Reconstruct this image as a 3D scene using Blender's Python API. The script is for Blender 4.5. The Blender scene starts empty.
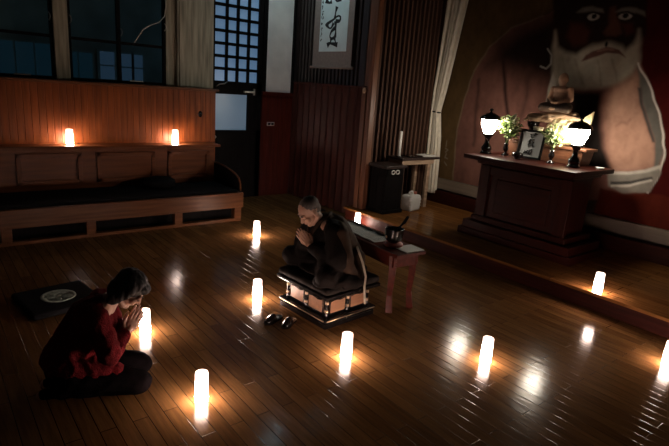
import bpy, bmesh, math, random
import numpy as np
from mathutils import Vector, Matrix, Euler, noise
rnd = random.Random(7)
COL = bpy.context.scene.collection
PI = math.pi
R = math.radians

# ---------------------------------------------------------------- helpers
class MB:
    """collects shapes in one bmesh and links them as one mesh object"""
    def __init__(self): self.bm = bmesh.new()
    def add(self, verts, faces, smooth=False):
        vs = [self.bm.verts.new(v) for v in verts]
        for f in faces:
            try:
                fc = self.bm.faces.new([vs[i] for i in f]); fc.smooth = smooth
            except ValueError: pass
        return vs
    def box(self, lo, hi, bev=0.0, M=None, taper=1.0):
        t = bmesh.new()
        (x0, y0, z0), (x1, y1, z1) = lo, hi
        cx, cy = (x0+x1)/2, (y0+y1)/2
        P = []
        for z, k in ((z0, 1.0), (z1, taper)):
            for x, y in ((x0, y0), (x1, y0), (x1, y1), (x0, y1)):
                P.append((cx+(x-cx)*k, cy+(y-cy)*k, z))
        vs = [t.verts.new(p) for p in P]
        for f in ((3, 2, 1, 0), (4, 5, 6, 7), (0, 1, 5, 4), (1, 2, 6, 5), (2, 3, 7, 6), (3, 0, 4, 7)):
            t.faces.new([vs[i] for i in f])
        if bev > 0:
            bmesh.ops.bevel(t, geom=list(t.edges), offset=bev, segments=2, affect='EDGES', profile=0.5)
        self.merge(t, M)
        return self
    def merge(self, t, M=None):
        if M is not None: bmesh.ops.transform(t, matrix=M, verts=t.verts)
        idx = {}
        for v in t.verts: idx[v] = self.bm.verts.new(v.co)
        for f in t.faces:
            try:
                g = self.bm.faces.new([idx[v] for v in f.verts]); g.smooth = f.smooth
            except ValueError: pass
        t.free()
    def lathe(self, prof, c=(0, 0, 0), seg=24, M=None, smooth=True, squash=(1, 1)):
        n = len(prof); vs = []; fs = []
        for i in range(seg):
            a = 2*PI*i/seg
            for r, z in prof:
                p = Vector((r*math.cos(a)*squash[0], r*math.sin(a)*squash[1], z))
                if M is not None: p = M @ p
                vs.append((p.x+c[0], p.y+c[1], p.z+c[2]))
        for i in range(seg):
            j = (i+1) % seg
            for k in range(n-1):
                fs.append((i*n+k, j*n+k, j*n+k+1, i*n+k+1))
        fs.append(tuple(i*n for i in range(seg))[::-1]); fs.append(tuple(i*n+n-1 for i in range(seg)))
        self.add(vs, fs, smooth); return self
    def tube(self, pts, r, seg=8, smooth=True, flat=1.0):
        pts = [Vector(p) for p in pts]; n = len(pts)
        rs = r if isinstance(r, (list, tuple)) else [r]*n
        vs = []; fs = []; up = Vector((0, 0, 1))
        prev = None
        for i, p in enumerate(pts):
            d = (pts[min(i+1, n-1)]-pts[max(i-1, 0)]).normalized()
            if prev is None:
                a = d.cross(up)
                if a.length < 1e-3: a = d.cross(Vector((1, 0, 0)))
            else:
                a = prev - d*prev.dot(d)
            a.normalize(); prev = a; b = d.cross(a)
            for k in range(seg):
                t = 2*PI*k/seg
                vs.append(p + (a*math.cos(t) + b*math.sin(t)*flat)*rs[i])
        for i in range(n-1):
            for k in range(seg):
                m = (k+1) % seg
                fs.append((i*seg+k, i*seg+m, (i+1)*seg+m, (i+1)*seg+k))
        fs.append(tuple(range(seg))[::-1]); fs.append(tuple((n-1)*seg+k for k in range(seg)))
        self.add(vs, fs, smooth); return self
    def capsule(self, p0, p1, r0, r1, seg=14):
        p0, p1 = Vector(p0), Vector(p1); d = (p1-p0)
        d = d.normalized() if d.length > 1e-6 else Vector((0, 0, 1))
        pts = []; rs = []
        for k in range(0, 5):
            a = -PI/2 + (k/4)*PI/2
            pts.append(p0 + d*r0*math.sin(a)); rs.append(max(r0*math.cos(a), r0*0.05))
        for k in range(0, 5):
            a = (k/4)*PI/2
            pts.append(p1 + d*r1*math.sin(a)); rs.append(max(r1*math.cos(a), r1*0.05))
        return self.tube(pts, rs, seg)
    def ell(self, c, r, M=None, seg=20, rings=12):
        t = bmesh.new()
        bmesh.ops.create_uvsphere(t, u_segments=seg, v_segments=rings, radius=1)
        for f in t.faces: f.smooth = True
        if not isinstance(r, (list, tuple)): r = (r, r, r)
        m = Matrix.Translation(c) @ (M.to_4x4() if M is not None else Matrix.Identity(4)) @ Matrix.Diagonal((r[0], r[1], r[2], 1))
        self.merge(t, m); return self
    def prism(self, poly, z0, z1, M=None):
        n = len(poly)
        vs = [Vector((x, y, z0)) for x, y in poly] + [Vector((x, y, z1)) for x, y in poly]
        if M is not None: vs = [M @ v for v in vs]
        fs = [tuple(range(n))[::-1], tuple(range(n, 2*n))] + [(i, (i+1) % n, n+(i+1) % n, n+i) for i in range(n)]
        self.add(vs, fs); return self
    def build(self, name, mat, parent=None, loc=None, rot=None):
        me = bpy.data.meshes.new(name)
        bmesh.ops.recalc_face_normals(self.bm, faces=list(self.bm.faces))
        self.bm.to_mesh(me); self.bm.free()
        me.materials.append(mat)
        o = bpy.data.objects.new(name, me); COL.objects.link(o)
        if parent is not None: o.parent = parent
        if loc is not None: o.location = loc
        if rot is not None: o.rotation_euler = rot
        return o

def tag(o, label, cat, group=None):
    o['label'] = label; o['category'] = cat
    if group: o['group'] = group
    return o
def thing(name, label, cat, loc=(0, 0, 0), rz=0.0, group=None):
    o = bpy.data.objects.new(name, None); COL.objects.link(o)
    o.empty_display_size = 0.05
    o.location = loc; o.rotation_euler = (0, 0, rz)
    return tag(o, label, cat, group)
def struct(name, mb, m, parent=None):
    o = mb.build(name, m, parent)
    if parent is None: o['kind'] = 'structure'
    return o
def dup(root, loc, label, rz=None):
    r = root.copy(); COL.objects.link(r); r.location = loc; r['label'] = label
    if rz is not None: r.rotation_euler = (0, 0, rz)
    for ch in list(root.children):
        c = ch.copy(); COL.objects.link(c); c.parent = r
        for g in ch.children:
            d = g.copy(); COL.objects.link(d); d.parent = c
    return r
def remesh(mb, name, mat, voxel, parent=None, smooth=3, folds=0.0, fscale=12.0, stretch=(1, 1, 1), seed=0):
    """fuse overlapping closed shapes into one continuous smooth surface"""
    me = bpy.data.meshes.new('tmp'); mb.bm.to_mesh(me); mb.bm.free()
    t = bpy.data.objects.new('tmp', me); COL.objects.link(t)
    md = t.modifiers.new('r', 'REMESH'); md.mode = 'VOXEL'; md.voxel_size = voxel; md.use_smooth_shade = True
    if smooth:
        ms = t.modifiers.new('s', 'SMOOTH'); ms.iterations = smooth; ms.factor = 0.5
    dg = bpy.context.evaluated_depsgraph_get()
    out = bpy.data.meshes.new_from_object(t.evaluated_get(dg)); out.name = name
    bpy.data.objects.remove(t); bpy.data.meshes.remove(me)
    if folds:
        off = Vector((seed*3.1, seed*1.7, 0))
        nrm = [v.normal.copy() for v in out.vertices]
        for v, n in zip(out.vertices, nrm):
            q = Vector((v.co.x*stretch[0], v.co.y*stretch[1], v.co.z*stretch[2]))*fscale + off
            k = 1-abs(noise.noise(q))*2.2
            v.co += n*folds*(k*0.8 + 0.4*noise.noise(q*2.3))
    for p in out.polygons: p.use_smooth = True
    out.materials.clear(); out.materials.append(mat)
    o = bpy.data.objects.new(name, out); COL.objects.link(o)
    if parent is not None: o.parent = parent
    return o

# ---------------------------------------------------------------- materials
def mat(name, col, rough=0.5, var=0.25, scale=6.0, bump=0.0, bscale=40.0, stretch=(1, 1, 1), metal=0.0, spec=0.5, emit=None, estr=0.0, coat=0.0):
    m = bpy.data.materials.new(name); m.use_nodes = True
    nt = m.node_tree; N = nt.nodes; L = nt.links
    b = N['Principled BSDF']
    b.inputs['Roughness'].default_value = rough; b.inputs['Metallic'].default_value = metal
    b.inputs['Specular IOR Level'].default_value = spec; b.inputs['Coat Weight'].default_value = coat
    tc = N.new('ShaderNodeTexCoord'); mp = N.new('ShaderNodeMapping'); mp.inputs['Scale'].default_value = stretch
    L.new(tc.outputs['Object'], mp.inputs['Vector'])
    nz = N.new('ShaderNodeTexNoise'); nz.inputs['Scale'].default_value = scale; nz.inputs['Detail'].default_value = 6
    L.new(mp.outputs['Vector'], nz.inputs['Vector'])
    cr = N.new('ShaderNodeValToRGB')
    cr.color_ramp.elements[0].position = 0.3; cr.color_ramp.elements[1].position = 0.72
    cr.color_ramp.elements[0].color = tuple(c*(1-var) for c in col)+(1,)
    cr.color_ramp.elements[1].color = tuple(min(1, c*(1+var)) for c in col)+(1,)
    L.new(nz.outputs['Fac'], cr.inputs['Fac']); L.new(cr.outputs['Color'], b.inputs['Base Color'])
    if bump:
        n2 = N.new('ShaderNodeTexNoise'); n2.inputs['Scale'].default_value = bscale; n2.inputs['Detail'].default_value = 4
        L.new(mp.outputs['Vector'], n2.inputs['Vector'])
        bp = N.new('ShaderNodeBump'); bp.inputs['Strength'].default_value = bump; bp.inputs['Distance'].default_value = 0.01
        L.new(n2.outputs['Fac'], bp.inputs['Height']); L.new(bp.outputs['Normal'], b.inputs['Normal'])
    if emit:
        b.inputs['Emission Color'].default_value = emit+(1,); b.inputs['Emission Strength'].default_value = estr
    return m
def wood(name, col, rough=0.35, axis='z', var=0.35, scale=3.0, bump=0.15, coat=0.0, spec=0.5):
    st = {'x': (0.6, 9, 9), 'y': (9, 0.6, 9), 'z': (9, 9, 0.6)}[axis]
    return mat(name, col, rough, var, scale, bump, 14.0, st, coat=coat, spec=spec)
def floor_mat(name, c0, c1, rough, bw=0.85, bh=0.085, off=0.37):
    m = bpy.data.materials.new(name); m.use_nodes = True
    nt = m.node_tree; N = nt.nodes; L = nt.links; b = N['Principled BSDF']
    tc = N.new('ShaderNodeTexCoord')
    sp = N.new('ShaderNodeSeparateXYZ'); cb = N.new('ShaderNodeCombineXYZ')
    L.new(tc.outputs['Object'], sp.inputs[0])
    L.new(sp.outputs['Y'], cb.inputs['X']); L.new(sp.outputs['X'], cb.inputs['Y'])
    br = N.new('ShaderNodeTexBrick'); br.offset = off; br.offset_frequency = 2
    br.inputs['Scale'].default_value = 1.0; br.inputs['Brick Width'].default_value = bw; br.inputs['Row Height'].default_value = bh
    br.inputs['Mortar Size'].default_value = 0.0022; br.inputs['Mortar Smooth'].default_value = 0.3; br.inputs['Bias'].default_value = 0.0
    br.inputs['Color1'].default_value = c0+(1,); br.inputs['Color2'].default_value = c1+(1,)
    br.inputs['Mortar'].default_value = tuple(c*0.12 for c in c0)+(1,)
    L.new(cb.outputs[0], br.inputs['Vector'])
    mp = N.new('ShaderNodeMapping'); mp.inputs['Scale'].default_value = (1.2, 16, 1); L.new(cb.outputs[0], mp.inputs['Vector'])
    nz = N.new('ShaderNodeTexNoise'); nz.inputs['Scale'].default_value = 3.0; nz.inputs['Detail'].default_value = 7; nz.inputs['Roughness'].default_value = 0.65
    L.new(mp.outputs[0], nz.inputs['Vector'])
    mr = N.new('ShaderNodeMapRange'); mr.inputs['From Min'].default_value = 0.25; mr.inputs['From Max'].default_value = 0.75
    mr.inputs['To Min'].default_value = 0.55; mr.inputs['To Max'].default_value = 1.3; L.new(nz.outputs['Fac'], mr.inputs['Value'])
    mx = N.new('ShaderNodeMix'); mx.data_type = 'RGBA'; mx.blend_type = 'MULTIPLY'; mx.inputs[0].default_value = 1.0
    L.new(br.outputs['Color'], mx.inputs[6]); L.new(mr.outputs[0], mx.inputs[7]); L.new(mx.outputs[2], b.inputs['Base Color'])
    # worn polish: patchy gloss
    n3 = N.new('ShaderNodeTexNoise'); n3.inputs['Scale'].default_value = 2.2; n3.inputs['Detail'].default_value = 5; L.new(tc.outputs['Object'], n3.inputs['Vector'])
    r3 = N.new('ShaderNodeMapRange'); r3.inputs['To Min'].default_value = rough-0.07; r3.inputs['To Max'].default_value = rough+0.09
    L.new(n3.outputs['Fac'], r3.inputs['Value']); L.new(r3.outputs[0], b.inputs['Roughness'])
    # bumps: seams, cupped boards, grain
    b1 = N.new('ShaderNodeBump'); b1.inputs['Strength'].default_value = 0.22; b1.inputs['Distance'].default_value = 0.003; b1.invert = True
    L.new(br.outputs['Fac'], b1.inputs['Height'])
    mp2 = N.new('ShaderNodeMapping'); mp2.inputs['Scale'].default_value = (3.0, 11, 1); L.new(cb.outputs[0], mp2.inputs['Vector'])
    n4 = N.new('ShaderNodeTexNoise'); n4.inputs['Scale'].default_value = 2.0; n4.inputs['Detail'].default_value = 4; L.new(mp2.outputs[0], n4.inputs['Vector'])
    b2 = N.new('ShaderNodeBump'); b2.inputs['Strength'].default_value = 0.30; b2.inputs['Distance'].default_value = 0.012
    L.new(n4.outputs['Fac'], b2.inputs['Height']); L.new(b1.outputs['Normal'], b2.inputs['Normal']); L.new(b2.outputs['Normal'], b.inputs['Normal'])
    b3 = N.new('ShaderNodeBump'); b3.inputs['Strength'].default_value = 0.10; b3.inputs['Distance'].default_value = 0.012
    L.new(n4.outputs['Fac'], b3.inputs['Height']); L.new(b1.outputs['Normal'], b3.inputs['Normal']); L.new(b3.outputs['Normal'], b.inputs['Coat Normal'])
    b.inputs['Coat Weight'].default_value = 0.40; b.inputs['Coat Roughness'].default_value = 0.145; b.inputs['Specular IOR Level'].default_value = 0.0
    return m
def emission(name, col, strength, base=(0.8, 0.8, 0.8), rough=0.4):
    return mat(name, base, rough, 0.02, 5, emit=col, estr=strength)
def glass(name, tint, gloss=0.12):
    m = bpy.data.materials.new(name); m.use_nodes = True
    nt = m.node_tree; N = nt.nodes; L = nt.links
    N.remove(N['Principled BSDF'])
    t = N.new('ShaderNodeBsdfTransparent'); t.inputs[0].default_value = tint+(1,)
    g = N.new('ShaderNodeBsdfGlossy'); g.inputs['Roughness'].default_value = 0.05
    nz = N.new('ShaderNodeTexNoise'); nz.inputs['Scale'].default_value = 3
    mp = N.new('ShaderNodeMapRange'); mp.inputs['To Min'].default_value = gloss*0.6; mp.inputs['To Max'].default_value = gloss*1.4
    L.new(nz.outputs['Fac'], mp.inputs['Value'])
    x = N.new('ShaderNodeMixShader'); L.new(mp.outputs[0], x.inputs[0]); L.new(t.outputs[0], x.inputs[1]); L.new(g.outputs[0], x.inputs[2])
    L.new(x.outputs[0], N['Material Output'].inputs['Surface'])
    return m

M = {}
M['floor'] = floor_mat('floor_boards', (0.125, 0.058, 0.020), (0.195, 0.094, 0.033), 0.48)
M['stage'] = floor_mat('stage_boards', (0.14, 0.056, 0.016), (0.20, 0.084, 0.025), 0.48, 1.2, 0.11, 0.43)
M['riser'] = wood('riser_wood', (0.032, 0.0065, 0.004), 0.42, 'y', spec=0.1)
M['redwood'] = wood('red_brown_boards', (0.20, 0.052, 0.012), 0.40, 'z', spec=0.2)
M['redwood_h'] = wood('red_brown_rail', (0.15, 0.045, 0.014), 0.38, 'x', spec=0.2)
M['bench'] = wood('bench_wood', (0.115, 0.042, 0.015), 0.38, 'x', spec=0.2)
M['dadored'] = wood('dado_red', (0.075, 0.011, 0.006), 0.45, 'z', spec=0.2)
M['pleat'] = wood('pleat_brown', (0.050, 0.013, 0.009), 0.42, 'z', spec=0.2)
M['slat'] = wood('slat_brown', (0.105, 0.054, 0.036), 0.42, 'z', spec=0.25)
M['slatdark'] = wood('slat_dark', (0.030, 0.020, 0.018), 0.35, 'z')
M['postlight'] = wood('weathered_post', (0.36, 0.32, 0.235), 0.7, 'z', var=0.45)
M['postbrown'] = wood('post_brown', (0.15, 0.06, 0.030), 0.4, 'z')
M['plaster'] = mat('plaster', (0.74, 0.72, 0.68), 0.9, 0.12, 3, 0.1, 60)
M['darkwall'] = mat('dark_wall', (0.05, 0.042, 0.036), 0.9, 0.2, 4)
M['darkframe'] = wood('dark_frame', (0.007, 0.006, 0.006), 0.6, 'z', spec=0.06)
M['black'] = mat('black_lacquer', (0.006, 0.005, 0.005), 0.22, 0.2, 10, coat=0.3)
M['blackmatte'] = mat('black_cloth', (0.008, 0.008, 0.009), 0.95, 0.3, 30, 0.3, 200, spec=0.1)
M['altar'] = wood('altar_wood', (0.024, 0.0042, 0.0024), 0.38, 'y', spec=0.12)
M['altar_v'] = wood('altar_wood_upright', (0.028, 0.005, 0.003), 0.38, 'z', spec=0.12)
M['tablewood'] = wood('table_wood', (0.080, 0.014, 0.008), 0.36, 'y', spec=0.15)
M['tray'] = wood('tray_wood', (0.12, 0.048, 0.024), 0.4, 'y')
M['metal'] = mat('pale_metal', (0.62, 0.60, 0.56), 0.3, 0.1, 12, metal=0.9)
M['gilt'] = mat('gilt_metal', (0.80, 0.55, 0.36), 0.28, 0.1, 20, metal=0.9)
M['paper'] = mat('paper', (0.80, 0.79, 0.74), 0.8, 0.06, 8)
M['scrollpaper'] = mat('scroll_paper', (0.60, 0.70, 0.70), 0.85, 0.08, 6)
M['scrollmount'] = mat('scroll_mount', (0.24, 0.19, 0.165), 0.85, 0.12, 30)
M['ink'] = mat('ink', (0.006, 0.006, 0.007), 0.7, 0.2, 30)
M['curtain'] = mat('curtain_cloth', (0.80, 0.73, 0.60), 0.9, 0.10, 14, 0.15, 90, spec=0.15)
M['ochre'] = mat('dado_plank', (0.15, 0.115, 0.085), 0.55, 0.2, 4, stretch=(1, 0.3, 6))
M['plastic'] = mat('white_plastic', (0.60, 0.60, 0.58), 0.4, 0.05, 6)
M['candle'] = emission('candle_wax', (1.0, 0.73, 0.61), 1.0, (0.85, 0.75, 0.62))
def foot_glow(m):
    # emission raised towards the foot to brighten floor pools without flooding the walls
    N = m.node_tree.nodes; L = m.node_tree.links
    tc = N.new('ShaderNodeTexCoord'); sp = N.new('ShaderNodeSeparateXYZ'); mr = N.new('ShaderNodeMapRange'); mr.interpolation_type = 'SMOOTHSTEP'
    L.new(tc.outputs['Object'], sp.inputs[0]); L.new(sp.outputs['Z'], mr.inputs['Value'])
    mr.inputs['From Min'].default_value = 0.04; mr.inputs['From Max'].default_value = 0.155
    mr.inputs['To Min'].default_value = 125.0; mr.inputs['To Max'].default_value = 4.5
    L.new(mr.outputs[0], N['Principled BSDF'].inputs['Emission Strength'])
foot_glow(M['candle'])
M['flame'] = emission('candle_flame', (1.0, 0.70, 0.42), 20.0)
M['globe'] = emission('lamp_globe', (1.0, 0.88, 0.72), 115.0)
M['tube'] = emission('added_cool_light', (0.72, 0.95, 1.0), 75.0)  # glow of the added light that brightens the scroll
M['pane'] = emission('dusk_pane', (0.105, 0.215, 0.38), 0.62, (0.2, 0.25, 0.3), 0.3)
M['pane_low'] = emission('dusk_pane_lower', (0.085, 0.15, 0.22), 0.60, (0.2, 0.25, 0.3), 0.3)
M['far_pane'] = emission('far_pane', (0.030, 0.062, 0.105), 0.55, (0.1, 0.1, 0.1))
M['far_teal'] = emission('far_teal_pane', (0.004, 0.018, 0.028), 0.65, (0.05, 0.06, 0.07))
M['glass'] = glass('window_glass', (0.80, 0.86, 0.88), 0.06)
M['facade'] = mat('far_facade', (0.34, 0.40, 0.36), 0.9, 0.3, 2)

# ---------------------------------------------------------------- the room
YW = 7.4      # wall with windows and door
XB = 4.95     # back wall with the scroll
YS = 5.62     # side of the raised stage
XM = 6.47     # wall behind the altar
ZC = 4.2
m = MB(); m.box((-1.7, -2.2, -0.1), (XM+0.1, YW+0.1, 0)); struct('floor', m, M['floor'])
m = MB(); m.box((-1.7, -2.2, ZC), (XM+0.1, YW+0.1, ZC+0.1)); struct('ceiling', m, M['darkwall'])
m = MB(); m.box((-1.8, -2.2, 0), (-1.7, YW+0.1, ZC)); struct('wall_front', m, M['darkwall'])
m = MB(); m.box((-1.7, -2.3, 0), (XM+0.1, -2.2, ZC)); struct('wall_near', m, M['darkwall'])
# raised stage
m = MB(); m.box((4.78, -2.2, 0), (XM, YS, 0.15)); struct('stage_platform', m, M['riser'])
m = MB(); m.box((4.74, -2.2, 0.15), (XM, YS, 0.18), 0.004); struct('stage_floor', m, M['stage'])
# window wall: lower part, above windows
W1 = (-1.5, 1.424); W2 = (1.585, 2.81)
m = MB()
m.box((-1.7, YW, 0), (3.5, YW+0.1, 1.69)); m.box((-1.7, YW, 3.55), (4.36, YW+0.1, ZC))
m.box((4.36, YW, 1.69), (XB, YW+0.1, ZC))
struct('wall_left', m, M['plaster'])
m = MB(); m.box((4.36, YW-0.02, 0.0), (XB-0.02, YW+0.1, 1.69))
for k in range(5): m.box((4.37+k*0.115, YW-0.028, 0.1), (4.37+k*0.115+0.108, YW-0.02, 1.62), 0.003)
m.box((4.36, YW-0.05, 1.64), (XB-0.02, YW-0.02, 1.69), 0.004)
struct('wall_left_dado', m, M['dadored'])
m = MB(); m.box((4.34, YW-0.05, 1.69), (4.41, YW-0.001, ZC), 0.004); m.box((4.90, YW-0.05, 1.69), (XB-0.02, YW-0.001, ZC), 0.004)
struct('trim_1', m, M['darkframe'])
# posts between the windows
m = MB(); m.box((1.424, YW-0.06, 1.69), (1.585, YW+0.06, 3.55), 0.006); struct('trim_2', m, M['postlight'])
m = MB(); m.box((2.98, YW-0.09, 1.69), (3.49, YW+0.08, ZC), 0.008); struct('trim_3', m, M['postlight'])
m = MB(); m.box((2.81, YW-0.03, 1.69), (2.98, YW+0.06, ZC), 0.006); m.box((2.955, YW-0.08, 1.69), (2.975, YW-0.03, ZC)); struct('trim_4', m, M['postlight'])
def window(name, x0, x1, mull):
    f = MB(); t = 0.035
    f.box((x0, YW-0.03, 1.69), (x1, YW+0.03, 1.69+t)); f.box((x0, YW-0.03, 3.52), (x1, YW+0.03, 3.55))
    f.box((x0, YW-0.03, 1.69), (x0+t, YW+0.03, 3.55)); f.box((x1-t, YW-0.03, 1.69), (x1, YW+0.03, 3.55))
    f.box((x0, YW-0.02, 2.18), (x1, YW+0.02, 2.215))
    for q in mull: f.box((q-0.022, YW-0.03, 1.69), (q+0.022, YW+0.03, 3.55))
    o = struct(name, f, M['darkframe'])
    edges = [x0]+list(mull)+[x1]
    for a, b in zip(edges[:-1], edges[1:]):
        g = MB(); g.box((a+0.02, YW+0.004, 1.70), (b-0.02, YW+0.008, 3.53)); g.build('pane', M['glass'], o)
    return o
w1 = window('window_1', *W1, [-0.1]); w2 = window('window_2', *W2, [2.19])
for w, x, z in ((w1, 1.385, 2.42), (w2, 1.615, 2.415), (w2, 2.215, 2.33), (w2, 2.795, 2.46)):
    q = MB(); q.tube([(x, YW-0.03, z+0.045), (x+0.004, YW-0.055, z+0.03), (x+0.012, YW-0.058, z), (x+0.004, YW-0.055, z-0.03), (x, YW-0.03, z-0.045)], 0.007, 6)
    q.build('latch', M['metal'], w)
for w, x in ((w1, 1.06), (w2, 2.39)):
    q = MB(); q.box((x-0.09, YW-0.06, 1.718), (x+0.09, YW-0.028, 1.735), 0.003); q.build('sash_stop', M['metal'], w)
# white cable hanging in the window
q = MB(); q.tube([(2.80, YW-0.045, 3.2), (2.80, YW-0.045, 2.9), (2.81, YW-0.045, 2.72), (2.79, YW-0.045, 2.60), (2.72, YW-0.045, 2.52), (2.60, YW-0.045, 2.465), (2.50, YW-0.045, 2.40), (2.44, YW-0.045, 2.31), (2.38, YW-0.045, 2.22)], 0.007, 6)
tag(q.build('window_cable', M['plastic']), 'thin pale cable drooping across the dark window beside the wooden post', 'cable')
# building across the yard, seen through the glass
m = MB(); m.box((-2.5, 9.6, 0), (6, 9.7, 5)); struct('facade_outside', m, M['facade'])
def far(name, x0, x1, z0, z1, mm, nx, nz):
    f = MB(); f.box((x0-0.03, 9.52, z0-0.03), (x1+0.03, 9.6, z1+0.03)); o = struct(name, f, M['facade'])
    for i in range(nx):
        for k in range(nz):
            p = MB(); dx = (x1-x0)/nx; dz = (z1-z0)/nz
            p.box((x0+i*dx+0.012, 9.50, z0+k*dz+0.012), (x0+(i+1)*dx-0.012, 9.53, z0+(k+1)*dz-0.012)); p.build('pane', mm, o)
far('window_3', 2.50, 2.75, 1.45, 2.15, M['far_pane'], 1, 3)
far('window_4', 2.83, 3.03, 1.45, 2.14, M['far_pane'], 1, 3)
far('window_5', 3.06, 3.22, 1.45, 2.14, M['far_pane'], 1, 3)
far('window_6', 0.50, 1.82, 1.45, 2.18, M['far_teal'], 5, 1)
far('window_7', 1.95, 2.40, 1.45, 2.1, M['far_teal'], 2, 1)

# door with a lattice of dusk-lit panes
DX0, DX1 = 3.51, 4.34
f = MB()
f.box((DX0, YW-0.03, 0), (DX0+0.03, YW+0.03, 3.55)); f.box((DX1-0.075, YW-0.03, 0), (DX1, YW+0.03, 3.55))
f.box((DX0, YW-0.03, 1.62), (DX1, YW+0.03, 1.81)); f.box((DX0, YW-0.03, 0), (DX1, YW+0.03, 1.08))
f.box((DX1-0.24, YW-0.028, 1.08), (DX1-0.07, YW+0.03, 1.62))
cx = [DX0+0.03, 3.735, 3.915, 4.10, 4.265]; rz = [1.81+0.178*k for k in range(11)]
for x in cx[1:-1]: f.box((x-0.021, YW-0.025, 1.8), (x+0.021, YW+0.02, 3.55))
for z in rz[1:]: f.box((DX0, YW-0.025, z-0.022), (DX1-0.05, YW+0.02, z+0.022))
door = struct('door_1', f, M['darkframe'])
for i in range(4):
    for k in range(10):
        p = MB(); p.box((cx[i], YW+0.004, rz[k]), (cx[i+1], YW+0.010, rz[k+1])); p.build('pane', M['pane'], door)
p = MB(); p.box((DX0+0.03, YW+0.004, 1.08), (DX1-0.23, YW+0.010, 1.62)); p.build('lower_pane', M['pane_low'], door)
p = MB(); p.box((4.02, YW-0.07, 1.655), (4.20, YW-0.03, 1.685), 0.006); p.box((4.19, YW-0.06, 1.62), (4.215, YW-0.03, 1.72), 0.003); p.build('door_bolt', M['metal'], door)
p = MB(); p.tube([(3.56, YW-0.035, 1.72), (3.60, YW-0.07, 1.76), (3.68, YW-0.07, 1.77), (3.74, YW-0.035, 1.80)], 0.008, 6); p.build('door_catch', M['metal'], door)
p = MB(); p.ell((3.545, YW-0.05, 0.98), (0.02, 0.025, 0.02)); p.build('door_knob', M['metal'], door)
# outlet plate on the red dado
o = MB(); o.box((4.46, YW-0.04, 1.155), (4.60, YW-0.028, 1.215), 0.004)
o = o.build('outlet_plate', M['plastic']); tag(o, 'pale rectangular outlet plate on the dark red boards right of the lattice door', 'outlet')
for k in range(2):
    q = MB(); q.box((4.475+k*0.06, YW-0.044, 1.168), (4.525+k*0.06, YW-0.039, 1.202), 0.002); q.build('socket', M['black'], o)

# wainscot behind the bench with its cap, and the back wall
m = MB(); m.box((-1.7, 7.0, 0), (3.38, YW, 1.66))
x = 3.375
while x > -1.69:
    m.box((x-0.074, 6.992, 0.96), (x, 7.001, 1.655), 0.003); x -= 0.077
struct('wall_left_wainscot', m, M['redwood'])
m = MB(); m.box((-1.7, 6.965, 1.66), (3.42, YW-0.0, 1.692), 0.005); struct('trim_5', m, M['bench'])
q = MB(); q.ell((3.145, 6.99, 1.34), (0.030, 0.014, 0.045)); q.tube([(3.145, 6.985, 1.34), (3.145, 6.965, 1.325), (3.145, 6.962, 1.30)], 0.008, 6)
tag(q.build('coat_hook', M['black']), 'small dark hook plate on the boarded wall above the right shelf candle', 'hook')

# back wall: slats above, pleated folding partition below
m = MB(); m.box((XB+0.05, YS, 0), (XB+0.15, YW+0.1, ZC))
y = YS+0.03
while y < YW-0.03:
    m.box((XB+0.02, y, 1.85), (XB+0.06, y+0.05, ZC), 0.004); y += 0.088
struct('wall_back', m, M['slatdark'])
# folding partition
pr = []
n = 22
for i in range(n+1):
    yy = 5.56 + (7.33-5.56)*i/n
    pr.append((XB-0.035+(0.035 if i % 2 else 0.0), yy))
m = MB(); m.prism([(a, b) for a, b in pr]+[(XB+0.045, 7.33), (XB+0.045, 5.56)], 0.012, 1.86)
fp = thing('folding_partition', 'brown pleated folding partition standing below the calligraphy scroll', 'partition', (XB, 6.4, 0))
m.build('pleated_panel', M['pleat'], fp, loc=(-XB, -6.4, 0))
m = MB(); m.box((XB-0.09, 5.47, 0.0), (XB-0.02, 5.56, 1.87), 0.006); m.build('end_stile', M['postbrown'], fp, loc=(-XB, -6.4, 0))
m = MB(); m.box((XB-0.045, 5.56, 1.855), (XB+0.045, 7.33, 1.88), 0.004); m.build('top_rail', M['pleat'], fp, loc=(-XB, -6.4, 0))
m = MB(); m.ell((XB-0.10, 5.50, 1.82), (0.02, 0.03, 0.038)); m.build('knob', M['gilt'], fp, loc=(-XB, -6.4, 0))
# corner post of the stage
m = MB(); m.box((4.86, 5.36, 0.18), (4.95, 5.45, ZC), 0.006); m.box((4.95, 5.45, 0.18), (5.0, YS+0.02, ZC)); struct('trim_6', m, M['postbrown'])
# slatted side wall of the stage
m = MB(); m.box((4.95, YS, 0), (XM+0.1, YS+0.1, ZC)); struct('wall_stage', m, M['slatdark'])
m = MB(); x = 4.97
while x < XM-0.05:
    m.box((x, YS-0.05, 0.18), (x+0.032, YS+0.001, ZC), 0.003); x += 0.088
struct('wall_back_slats', m, M['slat'])
# altar wall, plinth boards
m = MB(); m.box((XM, -2.2, 0), (XM+0.1, YS, ZC)); struct('wall_right', m, M['darkwall'])
m = MB(); m.box((XM-0.06, -2.2, 0.40), (XM, YS-0.04, 0.56), 0.005); struct('baseboard_right', m, M['ochre'])
m = MB(); m.box((XM-0.10, -2.2, 0.18), (XM, YS-0.04, 0.37), 0.005); struct('trim_7', m, M['riser'])

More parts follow.
